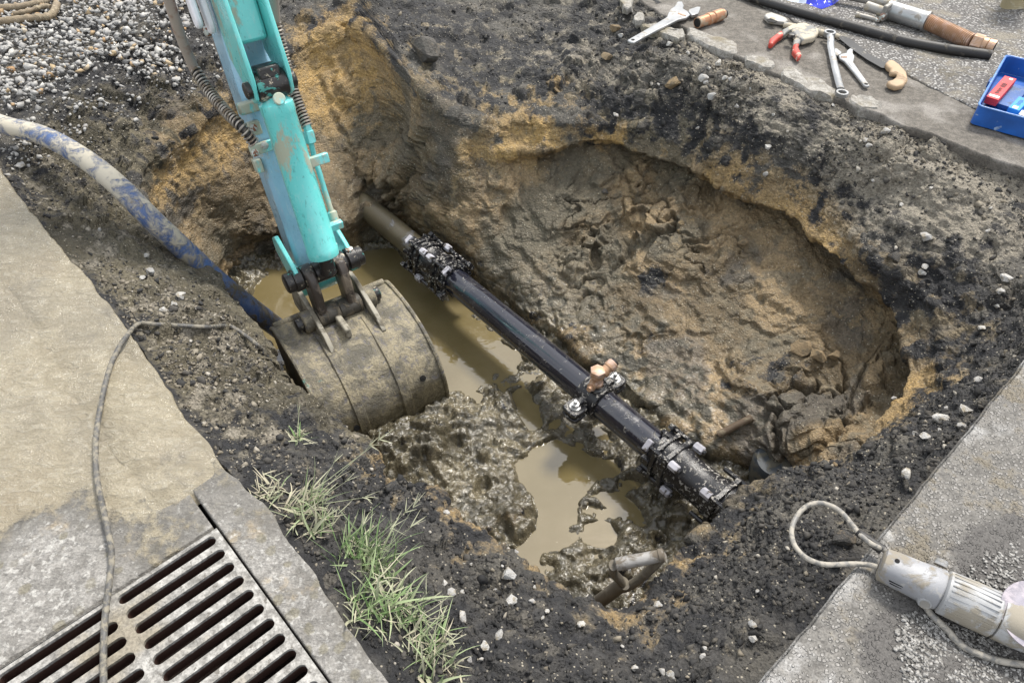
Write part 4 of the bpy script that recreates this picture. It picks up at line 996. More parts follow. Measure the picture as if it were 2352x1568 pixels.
vd2 = unit(-PS * .9 + PD * .25 + V(0, 0, .12)); MB().lathe(vo + V(0, 0, -.012), vd2, [(.010, .013), (.030, .013), (.031, .0155), (.042, .0155), (.043, .010), (.056, .0095)], 12).build('valve_stem', M_brass, sad)

# ------------------------------------------------------------------ blue lay-flat hose
def hose_material():
    t = NT('blue_hose'); n1 = t.noise(7, 8, .68, dist=1.2); n2 = t.noise(24, 7, .7, dist=1.0); n3 = t.noise(5, 5, .6, t.map(loc=(3,2,1)))
    wet = t.ramp(t.n.new('ShaderNodeTexCoord').outputs['Object'], 0, 1) if False else None
    sepz = t.n.new('ShaderNodeSeparateXYZ'); t.k(t.n.new('ShaderNodeNewGeometry').outputs['Position'], sepz.inputs[0]); low = t.ramp(sepz.outputs[2], -.10, -.42)
    c = t.mix(t.ramp(n2, .3, .7), (.045, .085, .205), (.11, .165, .30))
    dry = t.ramp(t.math('ADD', t.math('SUBTRACT', n1, t.math('MULTIPLY', low, .10)), t.math('MULTIPLY', t.math('SUBTRACT', n2, .5), 1.1)), .30, .56)
    mudcol = t.mix(low, (.42, .385, .31), (.105, .088, .058))
    c = t.mix(dry, c, mudcol); c = t.mix(t.math('MULTIPLY', t.ramp(n3, .60, .66), .85), c, (.22, .18, .12))
    return t.out(c, t.ramp(dry, 0, 1, .35, .7), None, t.bump(t.math('ADD', dry, t.math('MULTIPLY', n2, .4)), .003))
M_blue = hose_material()
hp = [at(-260,200,.05), at(-120,232,.055), at(0,284,.05), at(100,312,.045), at(190,362,.02), at(270,425,-.03), at(350,505,-.12), at(430,580,-.26), at(500,645,-.40), at(570,702,-.56), at(640,755,-.74), at(700,800,-.90)]
hq = spline(hp, 10); MB_ = MB().tube(hq, [.031 + .010 * i / len(hq) for i in range(len(hq))], 24, True, .92)
tag(MB_.build('water_hose', M_blue), 'blue rubber hose caked with pale dried mud running down into the pit', 'hose')

# ------------------------------------------------------------------ cables
M_cable = dirty('muddy_cable', (.075, .073, .070), (.21, .19, .15), .42, .60, 60, .5, .8, 0, .0015, stretch=(1, 1, 1))
cz = [(238,1640),(238,1568),(238,1480),(243,1400),(252,1330),(256,1265),(241,1185),(223,1100),(220,1020),(228,950),(245,870),(262,820),(288,776)]
cp_ = [at(x, y, .010) for x, y in cz]
for x, y in ((322,752),(360,752),(420,756),(480,757),(528,756),(565,778),(600,805)):
    p, n_ = surf(x, y); cp_.append(p + V(0, 0, .012))
cp_.append(at(650, 850, -.62)); cp_.append(at(680, 890, -.86))
tag(MB().tube(spline(cp_, 10), .0062, 10).build('cable', M_cable), 'mud-splashed grey electric cable lying across the concrete and drain grate', 'cable')
# ------------------------------------------------------------------ hand tools and fittings on the road edge
def c6(x, y): return (1500 + x / 2.219) * .91875, y / 2.219 * .91875
def c7(x, y): return (1920 + x / 3.092) * .91875, (1200 + y / 3.092) * .91875
def g6(x, y, z=.006): return at(*c6(x, y), z)
def g7(x, y, z=.006): return at(*c7(x, y), z)
M_chrome = dirty('worn_chrome', (.38, .385, .385), (.25, .23, .20), .54, .64, 26, .36, .65, .7, .0006)
M_steel = dirty('dull_steel', (.30, .29, .27), (.33, .29, .22), .50, .60, 18, .5, .8, .5, .001)
M_black = dirty('blackened_steel', (.028, .028, .028), (.16, .15, .13), .60, .68, 24, .45, .7, .2, .001)
M_wood = dirty('bare_wood', (.36, .255, .155), (.22, .155, .10), .58, .68, 14, .6, .8, 0, .002, stretch=(1, 1, 4))
M_red = dirty('red_grip', (.50, .055, .035), (.46, .40, .32), .50, .58, 26, .5, .85, 0, .001)
M_muddysteel = dirty('muddy_steel', (.20, .20, .19), (.44, .39, .30), .44, .54, 20, .5, .85, 0, .002)
M_bluebox = dirty('blue_enamel', (.012, .085, .33), (.24, .32, .46), .66, .71, 40, .35, .6, 0, .0008)
M_boxin = dirty('blue_enamel_inside', (.03, .10, .30), (.10, .14, .22), .5, .62, 16, .4)
M_redcard = dirty('red_card', (.62, .045, .05), (.70, .20, .18), .62, .70, 20, .6)
M_bluecard = dirty('blue_card', (.03, .26, .72), (.10, .40, .80), .62, .72, 20, .6)
M_whitecard = dirty('white_card', (.78, .76, .72), (.60, .56, .50), .6, .7, 20, .7)
M_ink = dirty('dark_ink', (.05, .01, .012), (.08, .02, .02), .6, .7, 20, .7)
M_wink = dirty('pale_ink', (.75, .73, .66), (.65, .6, .5), .6, .7, 20, .7)
M_chunk = old_concrete('broken_concrete', (.23, .215, .19), (.38, .365, .335), (.20, .175, .125), False, 1.4)

def unit_poly(poly, p0, p1, z):
    d = p1[:2] - p0[:2]; n = V(-d[1], d[0]); return [V(*(p0[:2] + d * x + n * y), z) for x, y in poly]
ADJ = [(0.015,-.034),(0,-.015),(0,.015),(.015,.034),(.35,.038),(.62,.048),(.70,.085),(.78,.118),(.86,.125),(.97,.165),(1.0,.135),(.935,.075),(.87,.045),(.845,-.02),(.80,-.075),(.72,-.085),(.64,-.055),(.35,-.038)]
JAW = [(.795,-.095),(.842,-.03),(.885,-.008),(.985,-.030),(1.0,-.055),(.94,-.085),(.86,-.118)]
def adj_wrench(p0, p1, label, mat, z=.004, th=.011, flip=1):
    c = (p0 + p1) / 2; w = thing('adjustable_wrench', (c[0], c[1], z), label, 'wrench', 'adjustable wrenches')
    A2 = [(x, y * flip) for x, y in ADJ]; J2 = [(x, y * flip) for x, y in JAW]
    MB().prism(unit_poly(A2, p0, p1, z), V(0, 0, th)).build('wrench_body', mat, w, .003)
    MB().prism(unit_poly([(.12, -.018), (.60, -.026), (.60, .026), (.12, .018)], p0, p1, z + th - .001), V(0, 0, .002)).build('handle_panel', mat, w, .0008)
    MB().prism(unit_poly(J2, p0, p1, z - .0005), V(0, 0, th + .001)).build('movable_jaw', mat, w, .002)
    q = unit_poly([(.745, .0), (.795, .0), (.745, -.06 * flip), (.745, .02 * flip)], p0, p1, z + th)
    MB().lathe(q[2] - V(0, 0, .003), q[3] - q[2], [(k * .0022, .0065 - (k % 2) * .0012) for k in range(int(np.linalg.norm(q[3] - q[2]) / .0022))], 12).build('knurl_wheel', M_brass, w)
    e = unit_poly([(.045, 0)], p0, p1, z + th)[0]
    MB().lathe(e - V(0, 0, .001), V(0, 0, 1), [(0, .0075), (.0018, .0075)], 14).build('hanging_hole', M_hole, w)
    return w
adj_wrench(at(*c6(163, 250), .012), at(*c6(525, 48), .012), 'silver adjustable wrench lying across broken concrete at the top of the pit', M_chrome, .014, .012, 1)
adj_wrench(g6(1478, 495), g6(1322, 285), 'smaller adjustable wrench between the ring spanner and the saw', M_chrome, .008, .011, -1)

# ring spanner
p0, p1 = g6(1262, 225), g6(1335, 540); d = p1 - p0
rs = thing('ring_spanner', (p0 + p1) / 2, 'long silver double ring spanner left of the smaller adjustable wrench', 'spanner')
sd_ = unit(np.cross(d, V(0, 0, 1)))
pth = spline([p0 + V(0,0,.030) + d * .04, p0 + d * .12 + V(0,0,.026), p0 + d * .2 + V(0,0,.014), p0 + d * .5 + V(0,0,.010), p0 + d * .82 + V(0,0,.012), p0 + d * .93 + V(0,0,.016)], 6)
MB().tube(pth, [.014] * len(pth), 10, True, .5).build('shank', M_chrome, rs)
for c_, R, tz in ((p0 + V(0, 0, .028), .024, .010), (p1 + V(0, 0, .014), .023, .008)):
    ring = []; n_ = 12
    mb = MB(); vs = []; N_ = 24
    for k in range(N_):
        an = 2 * math.pi * k / N_; rad = V(math.cos(an), math.sin(an), 0); ri = R * .62 * (1 + .07 * (k % 2))
        vs += [c_ + rad * R - V(0,0,tz), c_ + rad * R + V(0,0,tz), c_ + rad * ri + V(0,0,tz), c_ + rad * ri - V(0,0,tz)]
    fs = [(k*4+j, ((k+1) % N_)*4+j, ((k+1) % N_)*4+(j+1) % 4, k*4+(j+1) % 4) for k in range(N_) for j in range(4)]
    mb.add(vs, fs).build('ring_end', M_chrome, rs, .0015)
# ratchet bar
p0, p1 = g6(1020, 138, .014), g6(1330, 205, .014); rt = thing('ratchet_wrench', (p0 + p1) / 2 - V(0,0,.012), 'mud-coated steel ratchet wrench lying along the black pipe', 'wrench')
pth = [p0 + (p1 - p0) * t for t in np.linspace(0, 1, 10)]; MB().tube(pth, [.013, .0125, .012, .012, .0135, .014, .0135, .0125, .012, .009], 12).build('handle', M_muddysteel, rt)
MB().prism([g6(*q, .004) for q in ((905,112),(915,98),(945,92),(1025,122),(1040,138),(1020,148),(930,135))], V(0,0,.020)).build('ratchet_head', M_steel, rt, .005)
MB().prism([g6(*q, .023) for q in ((922,112),(945,104),(985,120),(970,130),(930,122))], V(0,0,.0022)).build('socket_opening', M_hole, rt, .001)
# spring clamp with red grips
cl = thing('spring_clamp', g6(1090, 220, 0), 'grey spring clamp with worn red handle grips beside the ring spanner', 'clamp')
MB().prism([g6(*q, .010) for q in ((1050,195),(1085,162),(1130,160),(1200,192),(1204,212),(1180,240),(1115,256),(1075,232))], V(0,0,.028)).build('jaw_body', M_muddysteel, cl, .008, seg=3)
MB().prism([g6(*q, .006) for q in ((1000,198),(1070,160),(1095,168),(1090,192),(1040,202),(1010,226))], V(0,0,.026)).build('handle', M_muddysteel, cl, .007, seg=3)
MB().prism([g6(*q, .006) for q in ((928,272),(934,246),(1000,196),(1012,224),(985,240),(950,276))], V(0,0,.026)).build('handle_grip', M_red, cl, .008, seg=3)
MB().prism([g6(*q, .006) for q in ((1066,252),(1090,228),(1116,240),(1098,272),(1064,280))], V(0,0,.026)).build('handle', M_muddysteel, cl, .007, seg=3)
MB().prism([g6(*q, .006) for q in ((1064,278),(1098,270),(1092,292),(1112,336),(1092,352),(1060,312))], V(0,0,.026)).build('handle_grip', M_red, cl, .008, seg=3)
MB().lathe(g6(1062, 205, .036), V(0,0,1), [(0,.014),(.012,.014),(.014,.010)], 14).build('spring_coil', M_black, cl)
# pruning saw
sw = thing('hand_saw', g6(1560, 380, 0), 'hand saw with dark blade and curved bare wooden pistol handle', 'saw')
MB().prism([g6(*q, .010) for q in ((1318,212),(1345,203),(1385,215),(1440,262),(1500,308),(1592,352),(1580,382),(1560,380),(1480,335),(1400,280))], V(0,0,.003)).build('blade', M_black, sw, .001)
MB().prism([g6(*q, .005) for q in ((1572,378),(1596,358),(1620,362),(1655,388),(1690,428),(1698,468),(1674,500),(1632,510),(1592,496),(1582,478),(1612,470),(1636,452),(1640,432),(1620,432),(1598,428),(1602,408),(1585,398))], V(0,0,.022)).build('handle', M_wood, sw, .009, seg=3)
# copper coupling
p0, p1 = g6(540, 128, .024), g6(684, 78, .024); M_copper = dirty('old_copper', (.40, .20, .11), (.30, .24, .17), .48, .58, 24, .4, .7, .5, .001)
cf = thing('copper_fitting', (p0 + p1) / 2 - V(0,0,.024), 'short brown copper pipe fitting beside the adjustable wrench', 'fitting')
Ld = np.linalg.norm(p1 - p0)
MB().lathe(p0, p1 - p0, [(0,.019),(.0,.023),(Ld*.36,.023),(Ld*.38,.026),(Ld*.50,.026),(Ld*.52,.022),(Ld*.58,.022),(Ld*.60,.026),(Ld*.9,.026),(Ld*.92,.021),(Ld,.021)], 20).build('sleeve', M_copper, cf)
MB().lathe(p0 - unit(p1-p0) * .002, p1 - p0, [(0,.018),(.003,.018)], 16).build('bore', M_hole, cf); MB().lathe(p1, p1 - p0, [(-.002,.0205),(.008,.0205)], 16).build('rubber_ring', M_rubber, cf)
# black poly tube
pts = [(760,-45),(860,-8),(980,30),(1100,66),(1300,120),(1500,176),(1700,230),(1900,268),(2050,290),(2166,306)]
bt = thing('black_tube', g6(1500, 176, 0), 'thick black plastic tube lying across the road behind the tools', 'tube')
q = spline([g6(x, y, .021) for x, y in pts], 8); MB().tube(q, .0195, 18).build('tube_wall', M_rubber, bt)
MB().lathe(q[-1] + unit(q[-1]-q[-2]) * .0005, unit(q[-1]-q[-2]), [(0,.0155),(.001,.0155)], 16).build('tube_bore', M_hole, bt)
# chrome connector with copper bellows
p0, p1, p2, p3 = g6(1592, 52, .040), g6(1818, 122, .040), g6(2062, 232, .036), g6(2186, 268, .034)
fc = thing('flexible_connector', (p1 + p0) / 2 - V(0,0,.04), 'chrome sleeve with ribbed bronze bellows and hex end on the road', 'connector')
La = np.linalg.norm(p1-p0); MB().lathe(p0, p1-p0, [(0,.030),(.004,.038),(La-.012,.038),(La-.010,.041),(La,.041),(La+.001,.030)], 28).build('chrome_sleeve', M_chrome, fc)
Lb = np.linalg.norm(p2-p1); nb_ = 26; pr = []
for k in range(nb_): t0 = Lb * k / nb_; pr += [(t0, .021), (t0 + Lb/nb_*.30, .032), (t0 + Lb/nb_*.60, .032), (t0 + Lb/nb_*.9, .021)]
MB().lathe(p1, p2-p1, pr, 24).build('bellows', M_brass, fc)
Lc = np.linalg.norm(p3-p2); MB().lathe(p2, p3-p2, [(0,.030),(.002,.036),(Lc*.45,.036),(Lc*.47,.031)], 6).build('hex_nut', M_brass, fc)
MB().lathe(p2 + (p3-p2)*.46, p3-p2, [(0,.031),(Lc*.2,.031),(Lc*.22,.028),(Lc*.26,.031),(Lc*.54,.031)], 24).build('threaded_end', M_brass, fc)
MB().lathe(p3 - unit(p3-p2)*.001, p3-p2, [(0,.024),(.0015,.024)], 20).build('bore', M_hole, fc)
for a, b in (((1300,-40),(1620,24)), ((1480,34),(1600,76))):
    MB().lathe(g6(*a, .04), g6(*b, .04) - g6(*a, .04), [(0,.020),(np.linalg.norm(g6(*b,.04)-g6(*a,.04)),.020)], 16).build('inlet_tube', M_steel, fc)
MB().lathe(g6(1560,100,.03), g6(1640,0,.07) - g6(1560,100,.03), [(0,.010),(.02,.012),(.10,.012),(.14,.009)], 10).build('clamp_screw', M_bolt, fc)
MB().box(g6(1598, 62, .042), unit(p1-p0)*.010, unit(np.cross(p1-p0, V(0,0,1)))*.046, V(0,0,.034)).build('clamp_band', M_steel, fc, .006)
p0, p1 = g6(1420, 82, .012), g6(1565, 118, .012); tb = thing('steel_rod', (p0+p1)/2 - V(0,0,.012), 'small steel rod with eye beside the chrome connector', 'rod')
MB().lathe(p0, p1-p0, [(0,.0125),(.012,.0125),(.014,.010),(np.linalg.norm(p1-p0)*.8,.010)], 12).build('shaft', M_steel, tb)
MB().prism([g6(1540+22*math.cos(k*math.pi/6), 112+14*math.sin(k*math.pi/6), .006) for k in range(12)], V(0,0,.014)).build('eye', M_bolt, tb, .003)
# blue plastic bag
M_bag = dirty('blue_plastic', (.035, .05, .52), (.50, .58, .80), .58, .64, 16, .16, .3, 0, .003)
M_bagw = dirty('clear_plastic', (.55, .62, .76), (.75, .80, .88), .5, .6, 18, .15, .25, 0, .003)
def crumple(name, outline, hgt, mat, parent, seed):
    bm = bmesh.new(); c = sum(outline) / len(outline); n = 14; rings_ = []
    for i in range(n + 1):
        t = i / n; row = []
        for k, p in enumerate(outline):
            q = c + (p - c) * t; z = hgt * (1 - t ** 2)
            w = fbm(np.array([[q[0]*30, q[1]*30, seed]]), 3, seed)[0]
            row.append(bm.verts.new((q[0] + .012*w*(1-t), q[1] + .010*w*(1-t), max(.003, z * (1 + 1.1*w)))))
        rings_.append(row)
    for i in range(n):
        for k in range(len(outline)):
            try: bm.faces.new((rings_[i][k], rings_[i+1][k], rings_[i+1][(k+1) % len(outline)], rings_[i][(k+1) % len(outline)]))
            except ValueError: pass
    bmesh.ops.remove_doubles(bm, verts=bm.verts, dist=1e-5); bmesh.ops.recalc_face_normals(bm, faces=bm.faces)
    v = [x.co[:] for x in bm.verts]; bm.verts.index_update(); f = [[x.index for x in q.verts] for q in bm.faces]; bm.free()
    return MB().add(v, f).build(name, mat, parent, 0, 18)
def resample(poly, n):
    P_ = np.array(poly + [poly[0]]); D = np.r_[0, np.cumsum(np.linalg.norm(np.diff(P_, axis=0), axis=1))]
    return [np.array([np.interp(D[-1]*k/n, D, P_[:, j]) for j in range(3)]) for k in range(n)]
bg = thing('plastic_bag', g6(1220, 0, 0), 'crumpled blue and clear plastic bag behind the black tube', 'bag')
crumple('blue_film', resample([g6(*q, 0) for q in ((1110,-10),(1120,18),(1170,36),(1228,56),(1300,28),(1340,-8),(1300,-60),(1140,-60))], 44), .07, M_bag, bg, 3)
crumple('clear_film', resample([g6(*q, 0) for q in ((1020,-8),(1040,10),(1100,24),(1150,26),(1150,-40),(1060,-40))], 36), .05, M_bagw, bg, 5)
# rubber boot at the edge of the frame
M_boot = dirty('muddy_boot', (.30, .255, .15), (.42, .38, .27), .48, .6, 12, .6, .8, 0, .003)
bo = thing('rubber_boot', g6(2290, 40, 0), 'mud-coloured rubber boot heel standing on the road', 'boot')
bc = g6(2262, 40, 0); bd = unit(V(.9, .45, 0)); bs = V(-bd[1], bd[0], 0)
def boot_ring(s, w, l, z): return [bc + bd * (l * .5 * math.cos(2*math.pi*k/24) + l * .5 - .04) * 1.0 + bs * w * math.sin(2*math.pi*k/24) + V(0,0,z) for k in range(24)]
for nm, lv in (('sole', [(.052,.26,0),(.054,.265,.005),(.050,.255,.009),(.054,.265,.013),(.050,.255,.018),(.054,.265,.022),(.050,.255,.027),(.053,.262,.031),(.051,.258,.036)]), ('upper', [(.049,.255,.036),(.050,.25,.06),(.050,.20,.10),(.052,.125,.15),(.055,.13,.24),(.060,.14,.36)])):
    vs = []; [vs.extend(boot_ring(0, w, l, z)) for w, l, z in lv]
    fs = [(i*24+k, i*24+(k+1) % 24, (i+1)*24+(k+1) % 24, (i+1)*24+k) for i in range(len(lv)-1) for k in range(24)] + [tuple(range(23,-1,-1)), tuple((len(lv)-1)*24+k for k in range(24))]
    MB().add(vs, fs).build(nm, M_boot, bo)

# ------------------------------------------------------------------ blue toolbox with cartons
fl_ = at(2226, 284, .004); fr_ = unit(at(2352, 319, .004) - fl_); bk_ = V(-fr_[1], fr_[0], 0)
if bk_[1] < 0: bk_ = -bk_
TH_ = .070; bl = at(2308, 128, TH_); dep = (bl - fl_)[:2] @ bk_[:2]; wid = .36
tbx = thing('toolbox', fl_ + fr_ * wid/2 + bk_ * dep/2, 'open scratched blue metal toolbox tray holding small cartons', 'toolbox')
def T(x, y, z): return fl_ + fr_ * x + bk_ * y + V(0, 0, z)
mb = MB()
rr = .018; oc = []
for cx, cy, a0 in ((wid-rr, rr, -90), (wid-rr, dep-rr, 0), (rr, dep-rr, 90), (rr, rr, 180)):
    for k in range(6): an = math.radians(a0 + 18*k); oc.append((cx + rr*math.cos(an), cy + rr*math.sin(an)))
no = len(oc); vs = [T(x, y, 0) for x, y in oc] + [T(x, y, TH_) for x, y in oc]
inn = [((x - wid/2) * (1 - .005/wid*2) + wid/2, (y - dep/2) * (1 - .005/dep*2) + dep/2) for x, y in oc]
vs += [T(x, y, TH_) for x, y in inn] + [T(x, y, .004) for x, y in inn]
fs = [tuple(range(no-1, -1, -1)), tuple(3*no+k for k in range(no))]
for lev in range(3): fs += [(lev*no+k, lev*no+(k+1) % no, (lev+1)*no+(k+1) % no, (lev+1)*no+k) for k in range(no)]
tray = mb.add(vs, fs).build('tray', M_bluebox, tbx, .0015)
MB().tube([T(x, y, TH_) for x, y in oc] + [T(*oc[0], TH_)], .0028, 8, False).build('rolled_rim', dirty('rim_blue', (.10, .24, .55), (.40, .50, .66), .55, .66, 30, .35), tbx)
MB().box(T(-.004, dep*.55, TH_*.62), fr_*.006, bk_*.020, V(0,0,.012)).build('latch', M_bluebox, tbx, .002)
def carton(name, x, y, l, w, h, rz, mat, label, cat, z=.0045, tilt=0.0):
    e1 = unit(bk_ * math.cos(rz) + fr_ * math.sin(rz) + V(0,0,tilt)); e2 = unit(fr_ * math.cos(rz) - bk_ * math.sin(rz)); e3 = np.cross(e2, e1)
    if e3[2] < 0: e3 = -e3
    c = T(x, y, z) + e3 * h/2
    t_ = thing(name, c - e3*h/2, label, cat); MB().box(c, e2*w/2, e1*l/2, e3*h/2).build('carton', mat, t_, .0012); return t_, c, e1, e2, e3, h
t_, c, e1, e2, e3, h = carton('file_carton', .040, dep*.50, .215, .042, .026, .10, M_redcard, 'long red cardboard carton inside the blue toolbox', 'carton', .022)
def mark(par, c, e1, e2, e3, h, u, v, lu, lv, mat, name): MB().box(c + e1*u + e2*v + e3*(h/2 + .0004), e1*lu/2, e2*lv/2, e3*.0004).build(name, mat, par, 0, 0)
mark(t_, c, e1, e2, e3, h, .090, .006, .014, .012, M_wink, 'label_square')
mark(t_, c, e1, e2, e3, h, -.088, 0, .016, .034, M_wink, 'torn_patch')
u = -.060
for k, (lu, lv) in enumerate(((.010,.014),(.004,.010),(.006,.012),(.004,.012),(.006,.010),(.004,.010),(0,0),(.007,.017),(.004,.017),(.006,.017),(.007,.016))):
    if lu: mark(t_, c, e1, e2, e3, h, u + lu/2, random.uniform(-.001,.001), lu, lv, M_ink, 'print')
    u += lu + .004 if lu else .006
t_, c, e1, e2, e3, h = carton('small_carton', .115, dep*.30, .110, .036, .030, .14, M_bluecard, 'small bright blue carton with pale print in the toolbox', 'carton', .020)
mark(t_, c, e1, e2, e3, h, -.040, 0, .020, .016, M_wink, 'label_square')
u = -.012
for k in range(6): mark(t_, c, e1, e2, e3, h, u, 0, .003, .014 - .002*(k % 3), dirty('blue_ink', (.02,.12,.5), (.03,.15,.5)) if k == 0 else bpy.data.materials['blue_ink'], 'print'); u += .008
t_, c, e1, e2, e3, h = carton('small_carton', .165, dep*.55, .150, .040, .030, .14, M_bluecard, 'larger blue carton at the toolbox edge of the photo', 'carton', .030)
mark(t_, c, e1, e2, e3, h, -.055, -.008, .022, .014, M_wink, 'label_square')
t_, c, e1, e2, e3, h = carton('small_carton', .165, dep*.16, .040, .070, .030, .10, M_whitecard, 'white carton end at the front of the toolbox', 'carton', .020)
t_, c, e1, e2, e3, h = carton('plastic_case', .088, dep*.55, .200, .052, .016, .10, M_boxin, 'flat translucent grey case between the cartons in the toolbox', 'case', .0045)

# ------------------------------------------------------------------ broken concrete along the torn road edge
def rock_mesh(name, seed, n=16, ax=(1, .75, .55), disp_=0.0, sub=0):
    r = np.random.default_rng(seed); p = r.normal(size=(n, 3)); p /= np.linalg.norm(p, axis=1, keepdims=True); p *= r.uniform(.75, 1.0, (n, 1)); p *= np.array(ax)
    bm = bmesh.new(); vv = [bm.verts.new(q) for q in p]; g = bmesh.ops.convex_hull(bm, input=vv)
    bmesh.ops.delete(bm, geom=[x for x in bm.verts if not x.link_faces], context='VERTS')
    if sub:
        bmesh.ops.bevel(bm, geom=list(bm.edges), offset=.08, segments=1, affect='EDGES', clamp_overlap=True)
        bmesh.ops.triangulate(bm, faces=bm.faces); bmesh.ops.subdivide_edges(bm, edges=bm.edges, cuts=sub, use_grid_fill=True)
    bmesh.ops.recalc_face_normals(bm, faces=bm.faces); me = bpy.data.meshes.new(name); bm.to_mesh(me); bm.free()
    if disp_:
        co = np.empty(len(me.vertices)*3, np.float32); me.vertices.foreach_get('co', co); co = co.reshape(-1, 3).astype(float)
        nn = co / (np.linalg.norm(co, axis=1, keepdims=True) + 1e-6); co = co + nn * (disp_ * (fbm(co*2.2, 4, seed) + .5*fbm(co*7, 2, seed+5)))[:, None]
        me.vertices.foreach_set('co', co.astype(np.float32).ravel()); me.update()
    me.shade_smooth(); me.set_sharp_from_angle(angle=math.radians(28)); return me
CH = [((228,150),(300,136),(380,160),(465,182),(466,214),(430,230),(310,188),(240,168)), ((484,166),(560,178),(670,215),(758,252),(768,298),(720,306),(640,280),(540,235),(486,200)),
      ((796,322),(860,316),(930,338),(972,370),(940,388),(860,368),(800,344)), ((1000,380),(1050,384),(1130,428),(1210,444),(1318,520),(1296,552),(1180,512),(1080,468),(1006,420)),
      ((1396,542),(1450,534),(1520,566),(1562,592),(1540,616),(1450,606),(1396,574)), ((112,-10),(165,0),(185,40),(150,62),(118,40)), ((180,95),(215,78),(242,105),(238,132),(200,128))]
CL = ['flat concrete fragment under the silver adjustable wrench', 'long pale concrete fragment along the torn road edge', 'small flat concrete fragment on the torn road edge below the clamp', 'longest curved concrete fragment beneath the ring spanner end',
      'flat grey concrete fragment below the saw handle', 'rough concrete lump at the top edge of the photo', 'small dark concrete lump left of the adjustable wrench']
for k, pl in enumerate(CH):
    z0_ = -.045 if k not in (0, 5, 6) else -.022; hh = .054 if k not in (0, 5, 6) else .034
    pts = resample([g6(*q, .0) for q in pl], 30); bm_ = MB(); c = sum(pts)/len(pts); vs = []; lv = [(1.0, z0_), (1.02, z0_ + hh*.5), (1.0, z0_ + hh*.85), (.93, z0_ + hh), (.6, z0_ + hh), (.25, z0_ + hh)]
    for s, z in lv:
        for p in pts: vs.append(V(*((c + (p - c)*s)[:2]), z))
    vs = np.array(vs); vs += (.014*np.c_[fbm(vs*26, 3, 5+k), fbm(vs*26, 3, 50+k), .8*fbm(vs*30, 3, 90+k)])
    fs = [(i*30+j, i*30+(j+1) % 30, (i+1)*30+(j+1) % 30, (i+1)*30+j) for i in range(5) for j in range(30)] + [tuple(150+j for j in range(30)), tuple(29-j for j in range(30))]
    o_ = bm_.add(vs, fs).build('concrete_fragment', M_chunk, None, 0, 35); tag(o_, CL[k], 'rubble', 'broken concrete on the torn road edge')

# ------------------------------------------------------------------ shovel standing in the pit
sg0, sg1 = EYE + ray(1414, 1296)*1.72, EYE + ray(1524, 1274)*1.70; yk = EYE + ray(1432, 1338)*1.80; tip = EYE + ray(1352, 1398)*1.93
M_grip = dirty('worn_alloy_grip', (.30, .29, .275), (.12, .10, .075), .46, .58, 24, .45, .8, .3, .001); M_shaft = dirty('muddy_shaft', (.080, .070, .056), (.125, .108, .08), .5, .6, 14, .5, .8, 0, .002)
sh = thing('shovel', tip - V(.1, 0, .45), 'muddy shovel with pale D-shaped handle sticking up from the pit', 'shovel')
MB().lathe(sg0, sg1 - sg0, [(0,.012),(.003,.0155),(np.linalg.norm(sg1-sg0)-.012,.0145),(np.linalg.norm(sg1-sg0)-.010,.0165),(np.linalg.norm(sg1-sg0),.0160),(np.linalg.norm(sg1-sg0)+.002,.012)], 20).build('grip', M_grip, sh)
gd = unit(sg1 - sg0)
MB().tube(spline([sg0 - gd*.006, sg0*.6 + yk*.4 - gd*.012, yk - gd*.004, yk + (tip-yk)*.25], 6), .014, 12, True, .7).build('yoke_arm', M_shaft, sh)
MB().tube(spline([sg1 + V(0,0,-.004), sg1*.65 + yk*.35 + V(0,0,-.035), yk + gd*.020 + V(0,0,-.02), yk + (tip-yk)*.25], 6), .013, 12, True, .7).build('yoke_arm', M_shaft, sh)
low = tip + unit(tip - yk)*.42 + V(0, .10, -.22); MB().tube(spline([yk, tip, low], 8), [.0175]*17, 16).build('shaft', M_shaft, sh)
bd_ = unit(low - tip); bw_ = unit(np.cross(bd_, V(0, 0, 1))); MB().prism([low - bw_*.10, low + bw_*.10, low + bw_*.09 + bd_*.2, low + bd_*.27, low - bw_*.09 + bd_*.2], V(0, .006, .006)).build('blade', M_steel, sh)

# ------------------------------------------------------------------ angle grinder and its cord
M_gr = dirty('dusty_grey_casing', (.27, .275, .29), (.22, .195, .155), .46, .58, 18, .5, .8, 0, .0015, (.34, .33, .31))
M_gr2 = dirty('dusty_pale_casing', (.30, .305, .31), (.25, .225, .18), .44, .56, 18, .5, .8, 0, .0015, (.36, .35, .33))
q0, q1, q2 = at(*c7(868, 640), .034), at(*c7(1345, 855), .042), at(*c7(1770, 1045), .044); gx_ = unit(q2 - q0); gs_ = unit(np.cross(gx_, V(0,0,1))); gu_ = np.cross(gs_, gx_)
gr = thing('angle_grinder', (q0 + q2)/2 - V(0,0,.04), 'dusty grey angle grinder lying on the sawn road edge', 'power tool')
def loft(rings_, name, mat, par, n=28, bev=0):
    vs = []
    for c, w, h, p in rings_:
        for k in range(n):
            an = 2*math.pi*k/n; cs, sn_ = math.cos(an), math.sin(an)
            vs.append(c + gs_*w*np.sign(cs)*abs(cs)**p + gu_*h*np.sign(sn_)*abs(sn_)**p)
    m = len(rings_); fs = [(i*n+k, i*n+(k+1) % n, (i+1)*n+(k+1) % n, (i+1)*n+k) for i in range(m-1) for k in range(n)] + [tuple(range(n-1,-1,-1)), tuple((m-1)*n+k for k in range(n))]
    return MB().add(vs, fs).build(name, mat, par, bev)
ga = np.linalg.norm(q1 - q0); gb_ = np.linalg.norm(q2 - q1)
loft([(q0, .022, .022, .75), (q0 + gx_*.004, .029, .029, .7), (q0 + gx_*.03, .031, .031, .72), (q0 + gx_*ga*.6, .033, .032, .75), (q0 + gx_*ga*.97, .037, .036, .85), (q0 + gx_*ga, .034, .034, .85)], 'rear_handle', M_gr, gr)
